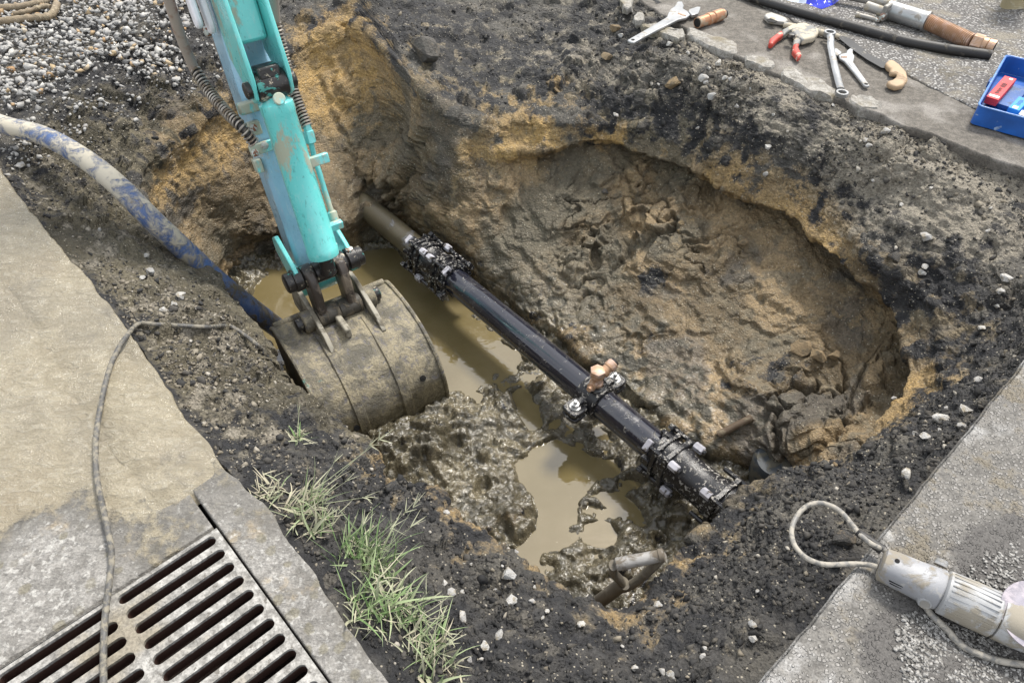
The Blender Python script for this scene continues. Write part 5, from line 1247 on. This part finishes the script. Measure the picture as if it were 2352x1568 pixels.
loft([(q1, .036, .036, .9), (q1 + gx_*.003, .040, .040, .9), (q1 + gx_*gb_*.5, .042, .042, .95), (q2 - gx_*.004, .042, .042, .95), (q2, .038, .038, .95)], 'motor_housing', M_gr2, gr)
loft([(q2, .030, .030, .9), (q2 + gx_*.002, .041, .041, .9), (q2 + gx_*.03, .040, .040, .8), (q2 + gx_*.085, .036, .034, .7), (q2 + gx_*.10, .02, .02, .7)], 'gear_head', M_gr2, gr)
for k in range(9): 
    an = math.radians(-10 - 14*k); r_ = .0418; c = q1 + gx_*gb_*.55 - gs_*r_*math.cos(an)*0 ; d_ = math.cos(an)*gs_*1 + math.sin(an)*-gu_
    d_ = -d_ if d_[2] < -.9 else d_
    MB().box(q1 + gx_*gb_*.5 + d_*.0415, gx_*gb_*.42, np.cross(gx_, d_)*.0012, d_*.0012).build('cooling_rib', M_gr2, gr, 0, 0)
front = unit(-gs_ if (-gs_)[1] < 0 else gs_)
for k in range(5):
    d_ = unit(front*.80 + gu_*(.60 - .17*k)); MB().box(q0 + gx_*(.045 + .012*(k < 3)) + d_*.0305, gx_*(.032 - .003*k), np.cross(gx_, d_)*.0012, d_*.0014).build('vent_slot', M_hole, gr, 0, 0)
d_ = unit(gu_ + front*.05); MB().lathe(q0 + gx_*.022 + d_*.0300, d_, [(0,.0045),(.0015,.0045)], 14).build('screw_hole', M_hole, gr)
d_ = unit(gu_ + front*.15); MB().lathe(q0 + gx_*.082 + d_*.0315, d_, [(0,.0052),(.0016,.0052)], 14).build('screw', M_black, gr); MB().lathe(q0 + gx_*.082 + d_*.0325, d_, [(0,.0038),(.0012,.0036)], 12).build('screw', M_gr2, gr)
bp = at(*c7(1215, 940), .030); d_ = unit(front + V(0,0,.25)); MB().lathe(bp - d_*.012, d_, [(0,.015),(.014,.014),(.018,.011)], 18).build('brush_cap', M_gr2, gr); MB().lathe(bp + d_*.006, d_, [(0,.0085),(.001,.0085)], 14).build('brush_slot', M_steel, gr)
MB().lathe(at(*c7(1330, 660), .050) - gs_*0, unit(-front + V(0,0,.5)), [(0,.012),(.012,.011)], 14).build('brush_cap', M_gr2, gr)
M_disc = dirty('grinding_disc', (.30, .28, .32), (.40, .36, .39), .45, .6, 40, .55, .7, 0, .0006)
dc = at(*c7(2065, 1050), .075); dn = unit(V(-.05, -.35, .93)); MB().lathe(dc, dn, [(0,.060),(.0035,.060),(.0036,.040),(.0046,.038),(.0047,.030),(.0036,.028),(.0040,.012)], 48).build('disc', M_disc, gr)
lp = [(905,545,.026),(855,520,.034),(780,478,.035),(700,405,.03),(640,330,.02),(560,240,.012),(470,190,.006),(380,175,.002),(290,205,-.002),(215,290,-.006),(182,390,-.008),(200,490,-.006),(260,570,0),(340,622,.004),(430,648,.006),(520,650,.008),(640,645,.012),(760,650,.014),(845,668,.018)]
cordm = dirty('pale_muddy_cord', (.16, .155, .145), (.33, .305, .26), .40, .58, 60, .5, .8, 0, .001)
cpt = spline([at(*c7(x, y), z) for x, y, z in lp], 6); MB().tube(cpt, .0052, 12).build('cord', cordm, gr)
a_, b_ = at(*c7(885,540), .028), at(*c7(690,395), .03); MB().tube([a_ + (b_-a_)*t for t in (0,.3,.6,.9,1)], [.0105,.0095,.0085,.0075,.009], 12).build('strain_relief', M_rubber, gr)
lp2 = [(1225,985),(1275,1050),(1340,1110),(1400,1170),(1450,1230),(1540,1300),(1640,1345),(1760,1385),(1880,1410),(2060,1430),(2200,1440)]
tag(MB().tube(spline([at(*c7(x, y), .008) for x, y in lp2], 6), .0062, 12).build('power_cord', cordm), 'thin grey power cord curving on the road beneath the grinder', 'cord')

# ------------------------------------------------------------------ branches by the gravel, buried bits in the wall
M_root = dirty('muddy_bark', (.20, .155, .10), (.30, .25, .17), .48, .6, 22, .6, .85, 0, .004, stretch=(1, 3, 1))
def c1(x, y): return x*.2519, y*.2519
for pts, r, lab in ((((-300,215),(0,196),(150,182),(300,168),(440,152),(492,112),(520,40)), .016, 'lowest thick muddy branch lying on the gravel'), (((-300,80),(0,72),(150,66),(300,40),(420,5),(440,-60)), .015, 'upper grey muddy branch at the corner of the gravel'), (((120,130),(220,112),(330,82),(420,58),(470,70)), .011, 'short yellowish branch between the two thicker ones')):
    q = spline([at(*c1(x, y), .04) for x, y in pts], 6); rr_ = [r*(1 + .25*math.sin(i*1.7 + len(q))*random.random()) for i in range(len(q))]
    tag(MB().tube(q, rr_, 10).build('branch', M_root), lab, 'branch', 'branches on the gravel')
p, n_ = surf(1645, 1000); p2_, _ = surf(1712, 972); ax_ = unit(p2_ - p + V(0,0,.02))
sp_ = thing('broken_pipe_stub', p, 'short rusty pipe stub sticking out of the clay wall', 'pipe stub')
M_rust = dirty('rusty_stub', (.10, .068, .042), (.18, .15, .10), .45, .6, 20, .7); MB().lathe(p + n_*.012, ax_, [(0,.010),(0,.0135),(.13,.0135)], 16).build('stub_wall', M_rust, sp_); MB().lathe(p + n_*.012 - ax_*.0006, ax_, [(0,.0095),(.001,.0095)], 14).build('stub_bore', M_hole, sp_)
M_slate = dirty('slate_plastic', (.022, .028, .034), (.07, .064, .048), .46, .58, 22, .6)
p, n_ = surf(1765, 1075); tag(MB().lathe(p + V(.03, .02, -.16), V(-.10, -.12, 1), [(0,.075),(.20,.072),(.215,.06)], 24).build('buried_duct', M_slate), 'dark slate-blue buried duct beside the end of the water pipe', 'duct')

# ------------------------------------------------------------------ stones
def stone_material(name, a, b, c_):
    t = NT(name); info = t.n.new('ShaderNodeObjectInfo').outputs['Random']; n1 = t.noise(2.2, 5, .6); n2 = t.noise(9, 4, .6)
    col = t.mix(info, a, b); col = t.mix(t.ramp(n1, .48, .66), col, c_); col = t.mul(col, t.ramp(n2, .25, .75, .8, 1.18))
    return t.out(col, .85, None, t.bump(n2, .05, .5), spec=.3)
M_stone = stone_material('pale_stone', (.52, .505, .475), (.38, .375, .365), (.30, .26, .195)); M_tan = stone_material('tan_clod', (.24, .175, .10), (.20, .155, .10), (.13, .105, .07)); M_darkclod = stone_material('dark_clod', (.060, .058, .055), (.095, .088, .078), (.12, .10, .075))
RK = [rock_mesh('stone_shape', 300 + k, 15, (1, .8, .62), .10, 1) for k in range(8)]
RKT = []
for me in RK: m2 = me.copy(); m2.materials.append(M_tan); RKT.append(m2); m3 = me.copy(); m3.materials.append(M_darkclod); RKT.append(m3); me.materials.append(M_stone)
ORD = ['first','second','third','fourth','fifth','sixth','seventh','eighth','ninth','tenth','eleventh','twelfth','thirteenth','fourteenth','fifteenth','sixteenth','seventeenth','eighteenth','nineteenth','twentieth','twenty-first','twenty-second','twenty-third','twenty-fourth','twenty-fifth','twenty-sixth','twenty-seventh','twenty-eighth','twenty-ninth','thirtieth','thirty-first','thirty-second']
def put_row(items, what, group):
    items = sorted(items); big = max(items, key=lambda q: q[2])
    for k, (px, py, d_) in enumerate(items):
        lab = ('largest ' + what) if (px, py, d_) == big else '%s from the left, %s' % (what, ORD[k]) 
        put_stone(px, py, d_, lab, group)
def put_stone(px, py, dpx, label, group, kind=0, name='stone', cat='stone', on=None):
    p, n_ = surf(px, py) if on is None else (at(px, py, on), V(0, 0, 1))
    dep_ = (p - EYE) @ FWD; r = max(.0045, dpx * .5 * dep_ / FPX)
    i = random.randrange(8); o = bpy.data.objects.new(name, RK[i] if kind == 0 else RKT[2*i + kind - 1]); link(o)
    o.location = p + n_ * r * .42 + V(0, 0, .002); o.scale = (r*1.28, r*1.28, r*1.22); o.rotation_euler = (random.uniform(-.5,.5), random.uniform(-.5,.5), random.uniform(0,6.28)); tag(o, label, cat, group); return o
c4 = lambda x, y: ((1100 + x/2.94)*.91875, (1200 + y/2.94)*.91875); cR = lambda x, y: ((1500 + x/1.96)*.91875, (400 + y/1.96)*.91875); c2 = lambda x, y: (x/2.413*.91875, (250 + y/2.413)*.91875)
_it = []
for x, y, d_ in ((510,705,130),(425,820,80),(530,910,120),(95,840,80),(160,830,45),(140,1000,95),(330,1230,85),(550,540,60),(1020,1270,50),(20,770,55),(500,515,40),(780,970,42),(745,1010,36),(660,900,55),(440,1150,90),(1940,1250,50),(1930,1300,60),(1600,930,70),(2300,1070,70),(2280,1170,75),(1630,1400,70),(1430,1380,55),(1720,1440,80),(1030,1070,70),(2340,830,45),(700,790,32),(235,610,24),(460,630,28),(30,240,60),(220,1340,55),(300,1320,40),(1330,1230,30)):
    _it.append((*c4(x, y), d_/2.94*.919))
put_row(_it, 'pale angular stone on black soil in front of the pit', 'pale stones in front of the pit'); _it = []
for x, y, d_ in ((120,205,40),(390,245,42),(670,355,55),(575,440,58),(600,385,30),(85,645,36),(765,585,36),(545,710,30),(1590,740,56),(1480,780,36),(1490,815,36),(930,820,48),(620,540,50),(490,300,28),(700,440,40),(590,465,36),(720,445,26),(1290,590,26),(960,640,24),(330,470,24),(840,480,22)):
    _it.append((*c6(x, y), d_/2.219*.919))
put_row(_it, 'small pale stone below the broken road edge', 'pale stones below the broken road edge'); _it = []
for x, y, d_ in ((1600,390,80),(1590,520,40),(1585,555,42),(1620,150,26),(1915,237,26),(1900,355,26),(1480,225,30),(810,70,34),(1660,1275,85),(1780,1245,80),(1590,1365,60),(1770,1310,45),(1545,1350,34),(1860,1075,45),(1870,830,42),(1950,720,30),(1510,1555,70),(1440,1170,26),(1340,100,22),(1700,1220,30),(1660,1330,26),(1990,580,60),(1960,640,40)):
    _it.append((*cR(x, y), d_/1.96*.919))
put_row(_it, 'pale stone on dark slope right of the pit', 'pale stones right of the pit'); _it = []
for x, y, d_ in ((905,1040,56),(1090,1190,70),(125,405,56),(510,170,34),(1150,1465,26),(880,940,40),(600,790,30),(860,1075,40),(990,1280,50),(1050,1240,45)):
    _it.append((*c2(x, y), d_/2.413*.919))
put_row(_it, 'grey stone on slope between concrete and blue hose', 'stones left of the pit'); _it = []
for px, py, d_, k, lab in ((980,128,88,2,'large rounded grey-brown soil lump high on the far slope'), (c6(85,160)[0],c6(85,160)[1],30,1,'tan soil clod left of the silver adjustable wrench'), (c6(420,470)[0],c6(420,470)[1],42,1,'crumbling ochre clod on the slope below the fragments'), (c6(35,330)[0],c6(35,330)[1],28,1,'small ochre clod on the far dark slope'),
                          (1262,196,24,1,'orange-brown clod among black crumbs on the far slope'), (1560,612,70,1,'angular brown clay block in the middle of the wall') if False else (1275,205,20,1,'second smaller orange clod on the far slope'),
                          (2060,592,34,2,'black angular lump on the right slope'), (1390,440,20,2,'small black stone in the clay wall under the ledge'), (cR(985,945)[0],cR(985,945)[1],52,1,'left brown clay block at the foot of the right wall'), (cR(1080,955)[0],cR(1080,955)[1],44,1,'middle brown clay block at the foot of the right wall'), (cR(1140,970)[0],cR(1140,970)[1],30,1,'right brown clay block at the foot of the right wall'), (cR(700,410)[0],cR(700,410)[1],26,1,'small tan clay block in the upper clay wall'), (cR(1145,1497)[0],cR(1145,1497)[1],14,1,'tiny orange stone on the near right rim'), (1930,1245,55,2,'large dark lump beneath the grinder cord loop')):
    put_stone(px, py, d_, lab, None, k, 'soil_lump', 'soil lump')
for (x, y), lab in (((1200,1030), 0), ((2015,0), 0)): pass
# ------------------------------------------------------------------ loose gravel and crumbs (nobody could count these)
def hulls(k, seed, ax):
    out = []
    for i in range(k):
        me = rock_mesh('tmp_hull', seed + i, 11, ax); v = np.array([q.co[:] for q in me.vertices]); f = []
        for p in me.polygons:
            q = list(p.vertices)
            for j in range(1, len(q) - 1): f.append((q[0], q[j], q[j+1]))
        out.append((v, np.array(f))); bpy.data.meshes.remove(me)
    return out
HULLS = hulls(14, 900, (1, .8, .6))
def scatter(name, pos, rad, tint, mat, label, cat, flat=1.0, tilt=.9):
    Vs, Fs, Ts = [], [], []; n0 = 0
    for p, r, t in zip(pos, rad, tint):
        v, f = HULLS[rng.integers(len(HULLS))]; a = rng.uniform(0, 6.283); b = rng.uniform(-tilt, tilt); c = rng.uniform(-tilt, tilt)
        ca, sa, cb, sb, cc, sc = math.cos(a), math.sin(a), math.cos(b), math.sin(b), math.cos(c), math.sin(c)
        R_ = np.array([[ca, -sa, 0], [sa, ca, 0], [0, 0, 1]]) @ np.array([[1, 0, 0], [0, cb, -sb], [0, sb, cb]]) @ np.array([[cc, 0, sc], [0, 1, 0], [-sc, 0, cc]])
        w = (v * r) @ R_.T; w[:, 2] *= flat
        Vs.append(w + p); Fs.append(f + n0); Ts.append(np.full(len(v), t)); n0 += len(v)
    Vs = np.vstack(Vs).astype(np.float32); Fs = np.vstack(Fs).astype(np.int32); Ts = np.concatenate(Ts).astype(np.float32)
    me = bpy.data.meshes.new(name); me.vertices.add(len(Vs)); me.vertices.foreach_set('co', Vs.ravel()); me.loops.add(Fs.size); me.loops.foreach_set('vertex_index', Fs.ravel())
    me.polygons.add(len(Fs)); me.polygons.foreach_set('loop_start', np.arange(0, Fs.size, 3, dtype=np.int32)); me.update(calc_edges=True)
    a_ = me.attributes.new('tint', 'FLOAT', 'POINT'); a_.data.foreach_set('value', Ts); me.materials.append(mat)
    o = bpy.data.objects.new(name, me); link(o); return tag(o, label, cat, None, 'stuff')
def tint_material(name, stops, rough=.85, nscale=60):
    t = NT(name); r = t.n.new('ShaderNodeValToRGB'); t.k(t.attr('tint'), r.inputs[0]); e = r.color_ramp.elements
    e[0].position = stops[0][0]; e[0].color = (*stops[0][1], 1); e[1].position = stops[-1][0]; e[1].color = (*stops[-1][1], 1)
    for p, c in stops[1:-1]: x = e.new(p); x.color = (*c, 1)
    n = t.noise(nscale, 5, .6); col = t.mul(r.outputs[0], t.ramp(n, .25, .75, .72, 1.25)); return t.out(col, rough, None, t.bump(n, .004, .6), spec=.35)
M_gravel = tint_material('gravel', [(0, (.12, .118, .115)), (.25, (.23, .227, .22)), (.55, (.35, .342, .328)), (.80, (.45, .438, .405)), (.90, (.40, .31, .19)), (1, (.30, .19, .10))])
M_crumb = tint_material('soil_crumb', [(0, (.013, .013, .0135)), (.5, (.036, .035, .034)), (.80, (.075, .069, .060)), (.92, (.19, .165, .125)), (1, (.36, .335, .29))])
M_pebble = tint_material('pebble', [(0, (.12, .115, .105)), (.4, (.22, .213, .20)), (1, (.33, .322, .305))], .7)
def in_poly(P_, poly):
    x, y = P_[:, 0], P_[:, 1]; r = np.zeros(len(x), bool); n = len(poly)
    for i in range(n):
        (x1, y1), (x2, y2) = poly[i][:2], poly[(i+1) % n][:2]; r ^= ((y1 > y) != (y2 > y)) & (x < (x2 - x1)*(y - y1)/(y2 - y1 + 1e-12) + x1)
    return r
_row1 = sum(counts[:5])
def ground_z(xy_):
    d = xy_ - CEN; th = np.arctan2(d[:, 1], d[:, 0]); j = np.round((th + np.pi)/(2*np.pi)*NT_).astype(int) % NT_; r = np.hypot(d[:, 0], d[:, 1]); z = np.zeros(len(r))
    for i in range(len(r)): k = int(np.searchsorted(-Rg[:_row1, j[i]], -r[i])); z[i] = XT[min(k, _row1 - 1), j[i], 2]
    return z
# the gravel bed at the back left
gp_ = [at(x, y, 0)[:2] for x, y in ((-350,-160),(-200,130),(-60,262),(40,262),(90,236),(150,200),(200,178),(255,150),(330,152),(390,140),(425,90),(440,20),(470,-60),(560,-200),(100,-260))]
lo_, hi_ = np.min(gp_, 0), np.max(gp_, 0); c_ = rng.uniform(lo_, hi_, (30000, 2)); u_, v_, _ = project(np.c_[c_, np.zeros(len(c_))])
c_ = c_[in_poly(c_, gp_) & (u_ > -260) & (v_ > -150)][:7600]
rad = np.clip(rng.lognormal(math.log(.0108), .42, len(c_)), .005, .030)
z_ = ground_z(c_) + .008 + np.where(rad > .012, .012, rng.uniform(0, .018, len(c_))); tn_ = rng.beta(2.2, 1.6, len(c_))*.82; tn_ = np.where(rng.random(len(c_)) < .09, rng.uniform(.86, 1, len(c_)), tn_)
scatter('gravel', np.c_[c_, z_], rad, tn_, M_gravel, 'loose pale grey crushed gravel spread at the back left of the pit', 'gravel')
# strays below it and beside the hose
ps, rs_, ts_ = [], [], []
for cx, cy, sx, sy, n in ((330,165,90,26,150), (160,235,90,26,170), (40,345,45,22,70), (20,300,40,14,60), (190,300,40,10,24), (480,60,40,60,80)):
    for _ in range(n):
        p, n_ = surf(rng.normal(cx, sx), rng.normal(cy, sy), 6); r = float(np.clip(rng.lognormal(math.log(.0075), .45), .003, .02)); ps.append(p + n_*r*.3); rs_.append(r); ts_.append(rng.beta(2, 1.6)*.8)
scatter('gravel', np.array(ps), rs_, ts_, M_gravel, 'stray bits of gravel trailing off the gravel bed onto soil', 'gravel')
# crumbs of the dark fill
rows = rng.integers(i0 + 2, i0 + 232, 44000); cols = rng.integers(0, NT_, 44000); P_ = XT[rows, cols]; N_ = NT3[rows, cols]; u_, v_, w_ = project(P_)
dens = fbm(P_*3.7, 3, 201); keep = (u_ > -60) & (u_ < 2412) & (v_ > -60) & (v_ < 1640) & (w_ > .2) & (dens > rng.uniform(-.45, .35, len(P_)))
keep &= ~((slab[cols] > .5) & (rows < i0 + 8)); keep &= rng.random(len(P_)) > smooth(rows, i0 + 135, i0 + 208)
soft = np.clip(attr['pale'] + attr['mud'], 0, 1)[rows, cols]; soft = soft[keep]
P_, N_ = P_[keep], N_[keep]; rad = np.clip(rng.lognormal(math.log(.0046), .52, len(P_)), .002, .020); tn_ = np.clip(rng.random(len(P_))*.80 + .36*soft, 0, .93); tn_ = np.where(rng.random(len(P_)) < .04 + .10*soft, rng.uniform(.84, 1, len(P_)), tn_)
print('crumbs', len(P_))
scatter('soil_crumbs', P_ + N_*(rad*.12)[:, None], rad, tn_, M_crumb, 'black crumbs and small stones of fill covering the slopes', 'soil')
# pebbles proud of the worn road
def pebble_field(polys, n, rmin, rmax, name, label, zt):
    out = []
    for pl, k in zip(polys, n):
        pl = [at(x, y, zt)[:2] for x, y in pl]; lo_, hi_ = np.min(pl, 0), np.max(pl, 0); c = rng.uniform(lo_, hi_, (k*3, 2)); c = c[in_poly(c, pl)][:k]
        c = c[fbm(np.c_[c*8, np.zeros(len(c))], 3, 44) > rng.uniform(-.5, .12, len(c))]; out.append(c)
    c = np.vstack(out); r = rng.uniform(rmin, rmax, len(c)); return scatter(name, np.c_[c, np.full(len(c), zt - .0006)], r, rng.random(len(c)), M_pebble, label, 'pebbles', .32, .2)
pebble_field([[c7(*q) for q in ((1000,1040),(1160,1010),(1500,1130),(2100,1380),(2100,1700),(1080,1700),(980,1300))], [c7(*q) for q in ((1500,560),(1700,480),(2100,400),(2100,900),(1800,860),(1560,760))]], (1700, 850), .0026, .0066, 'road_pebbles', 'pale pebbles showing through the worn road by the grinder', .0015)

# ------------------------------------------------------------------ grass
def grass_material():
    t = NT('grass_blade'); r = t.n.new('ShaderNodeValToRGB'); t.k(t.attr('tint'), r.inputs[0]); e = r.color_ramp.elements
    e[0].position = 0; e[0].color = (.085, .17, .055, 1); e[1].position = 1; e[1].color = (.38, .345, .255, 1)
    for p, c in ((.35, (.16, .245, .095)), (.62, (.25, .305, .165)), (.82, (.34, .345, .235))): x = e.new(p); x.color = (*c, 1)
    return t.out(r.outputs[0], .55, None, None, spec=.3, Subsurface_Weight=0.0)
M_grass = grass_material()
c3 = lambda x, y: ((640 + x/2.218)*.91875, (1000 + y/2.218)*.91875)
def tuft(base, n, ln, lean, spread, dry, label, rad, stems=()):
    p, n_ = surf(*c3(*base)); t_ = thing('grass_tuft', p, label, 'grass', 'grass tufts on the pit edge'); lean = unit(lean)
    def blades(nm, specs):
        mb = MB(); tint = []
        for root, d0, l, w, bend, tv in specs:
            side = unit(np.cross(d0, V(rng.normal()*.3, rng.normal()*.3, 1))); N = 6; q = root.copy(); d = unit(d0); vs = []
            for i in range(N + 1):
                s = i/N; ww = w*(1 - s)**.7*(.6 + .8*s*(1 - s)*2) + .0002
                up_ = unit(np.cross(side, d))*ww*.35
                vs += [q - side*ww + up_, q.copy(), q + side*ww + up_]; tint += [tv + .08*s]*3
                d = unit(d + bend/N); q = q + d*l/N
            mb.add(vs, [(i*3+j, i*3+j+1, (i+1)*3+j+1, (i+1)*3+j) for i in range(N) for j in range(2)])
        o = mb.build(nm, M_grass, t_); a_ = o.data.attributes.new('tint', 'FLOAT', 'POINT'); a_.data.foreach_set('value', np.clip(np.array(tint), 0, 1).astype(np.float32))
    sp = []
    for _ in range(int(n*1.15)):
        a = rng.uniform(0, 6.283); r = rad*math.sqrt(rng.random()); root = p + V(r*math.cos(a), r*math.sin(a), 0) + n_*.002
        d0 = unit(lean + spread*V(rng.normal(), rng.normal(), abs(rng.normal())*.35)); d0[2] = max(d0[2], .08)
        sp.append((root, d0, ln*rng.uniform(.40, 1.35), float(np.clip(rng.lognormal(math.log(.0019), .5), .0008, .0055)), V(rng.normal()*.35, rng.normal()*.35, -rng.uniform(.1, 1.0)), float(np.clip(rng.beta(1.6, 1.3)*.75 + dry - .02, 0, 1))))
    blades('blades', sp)
    sp = []
    for _ in range(int(n*.45)):                                    # dead litter at the foot
        a = rng.uniform(0, 6.283); r = rad*1.3*math.sqrt(rng.random()); root = p + V(r*math.cos(a), r*math.sin(a), .004) + n_*.006; d0 = unit(V(rng.normal(), rng.normal(), rng.uniform(-.1, .35)))
        sp.append((root, d0, rng.uniform(.018, .05), rng.uniform(.0009, .0018), V(rng.normal()*.5, rng.normal()*.5, -.3), rng.uniform(.75, 1.0)))
    blades('dry_litter', sp)
    sp = []
    for (tx, ty, hh) in stems:                                     # seed stems with a splayed head
        e = at(*c3(tx, ty), p[2] + hh); root = p + V(rng.normal()*.012, rng.normal()*.012, 0); l = np.linalg.norm(e - root); d0 = unit(e - root)
        sp.append((root, d0, l, .0012, V(0, 0, -.02), .70))
        for k in range(4): sp.append((e - d0*rng.uniform(0, .012), unit(d0 + .42*V(rng.normal(), rng.normal(), rng.normal())), rng.uniform(.022, .042), .0011, V(0, 0, -.1), .80))
    if sp: blades('seed_stems', sp)
tuft((240,215), 22, .045, V(.1,.0,.8), .8, .25, 'small dry grass tuft alone near the bucket', .018, ((238,60,.05),))
tuft((235,600), 60, .085, V(.55,.35,.75), .35, .35, 'dry grass tuft with long pale stems leaning over the pit', .040, ((690,215,.16),(640,240,.15),(510,440,.10),(610,535,.07),(440,330,.10)))
tuft((330,690), 46, .065, V(.35,.1,.8), .6, .40, 'matted straw-coloured grass just below the leaning stems', .040)
tuft((545,860), 60, .085, V(.25,.15,.9), .5, .02, 'greenest grass tuft at the middle of the kerb', .042, ((830,620,.12),(760,700,.10),(595,680,.09)))
tuft((660,960), 60, .085, V(.30,.20,.85), .5, .08, 'leafy grass tuft right of the greenest one', .042, ((870,690,.11),(880,580,.13)))
tuft((640,1130), 54, .080, V(.35,.1,.85), .6, .18, 'spreading grass tuft below the leafy one', .045)
tuft((800,1190), 44, .065, V(.5,.15,.7), .6, .12, 'low grass tuft beside the pale stones', .045, ((960,1060,.08),(990,1090,.07)))
tuft((930,1330), 40, .070, V(.3,.2,.8), .6, .22, 'thin grass tuft near the lower frame edge', .045, ((1060,1290,.08),(1010,1240,.07)))
tuft((960,1480), 54, .075, V(.3,.1,.85), .65, .32, 'dry grass tuft lowest in the photo', .050, ((1075,1340,.06),))
tuft((70,500), 34, .040, V(.1,.1,.7), .9, .45, 'brown withered tuft on the left soil edge', .035)
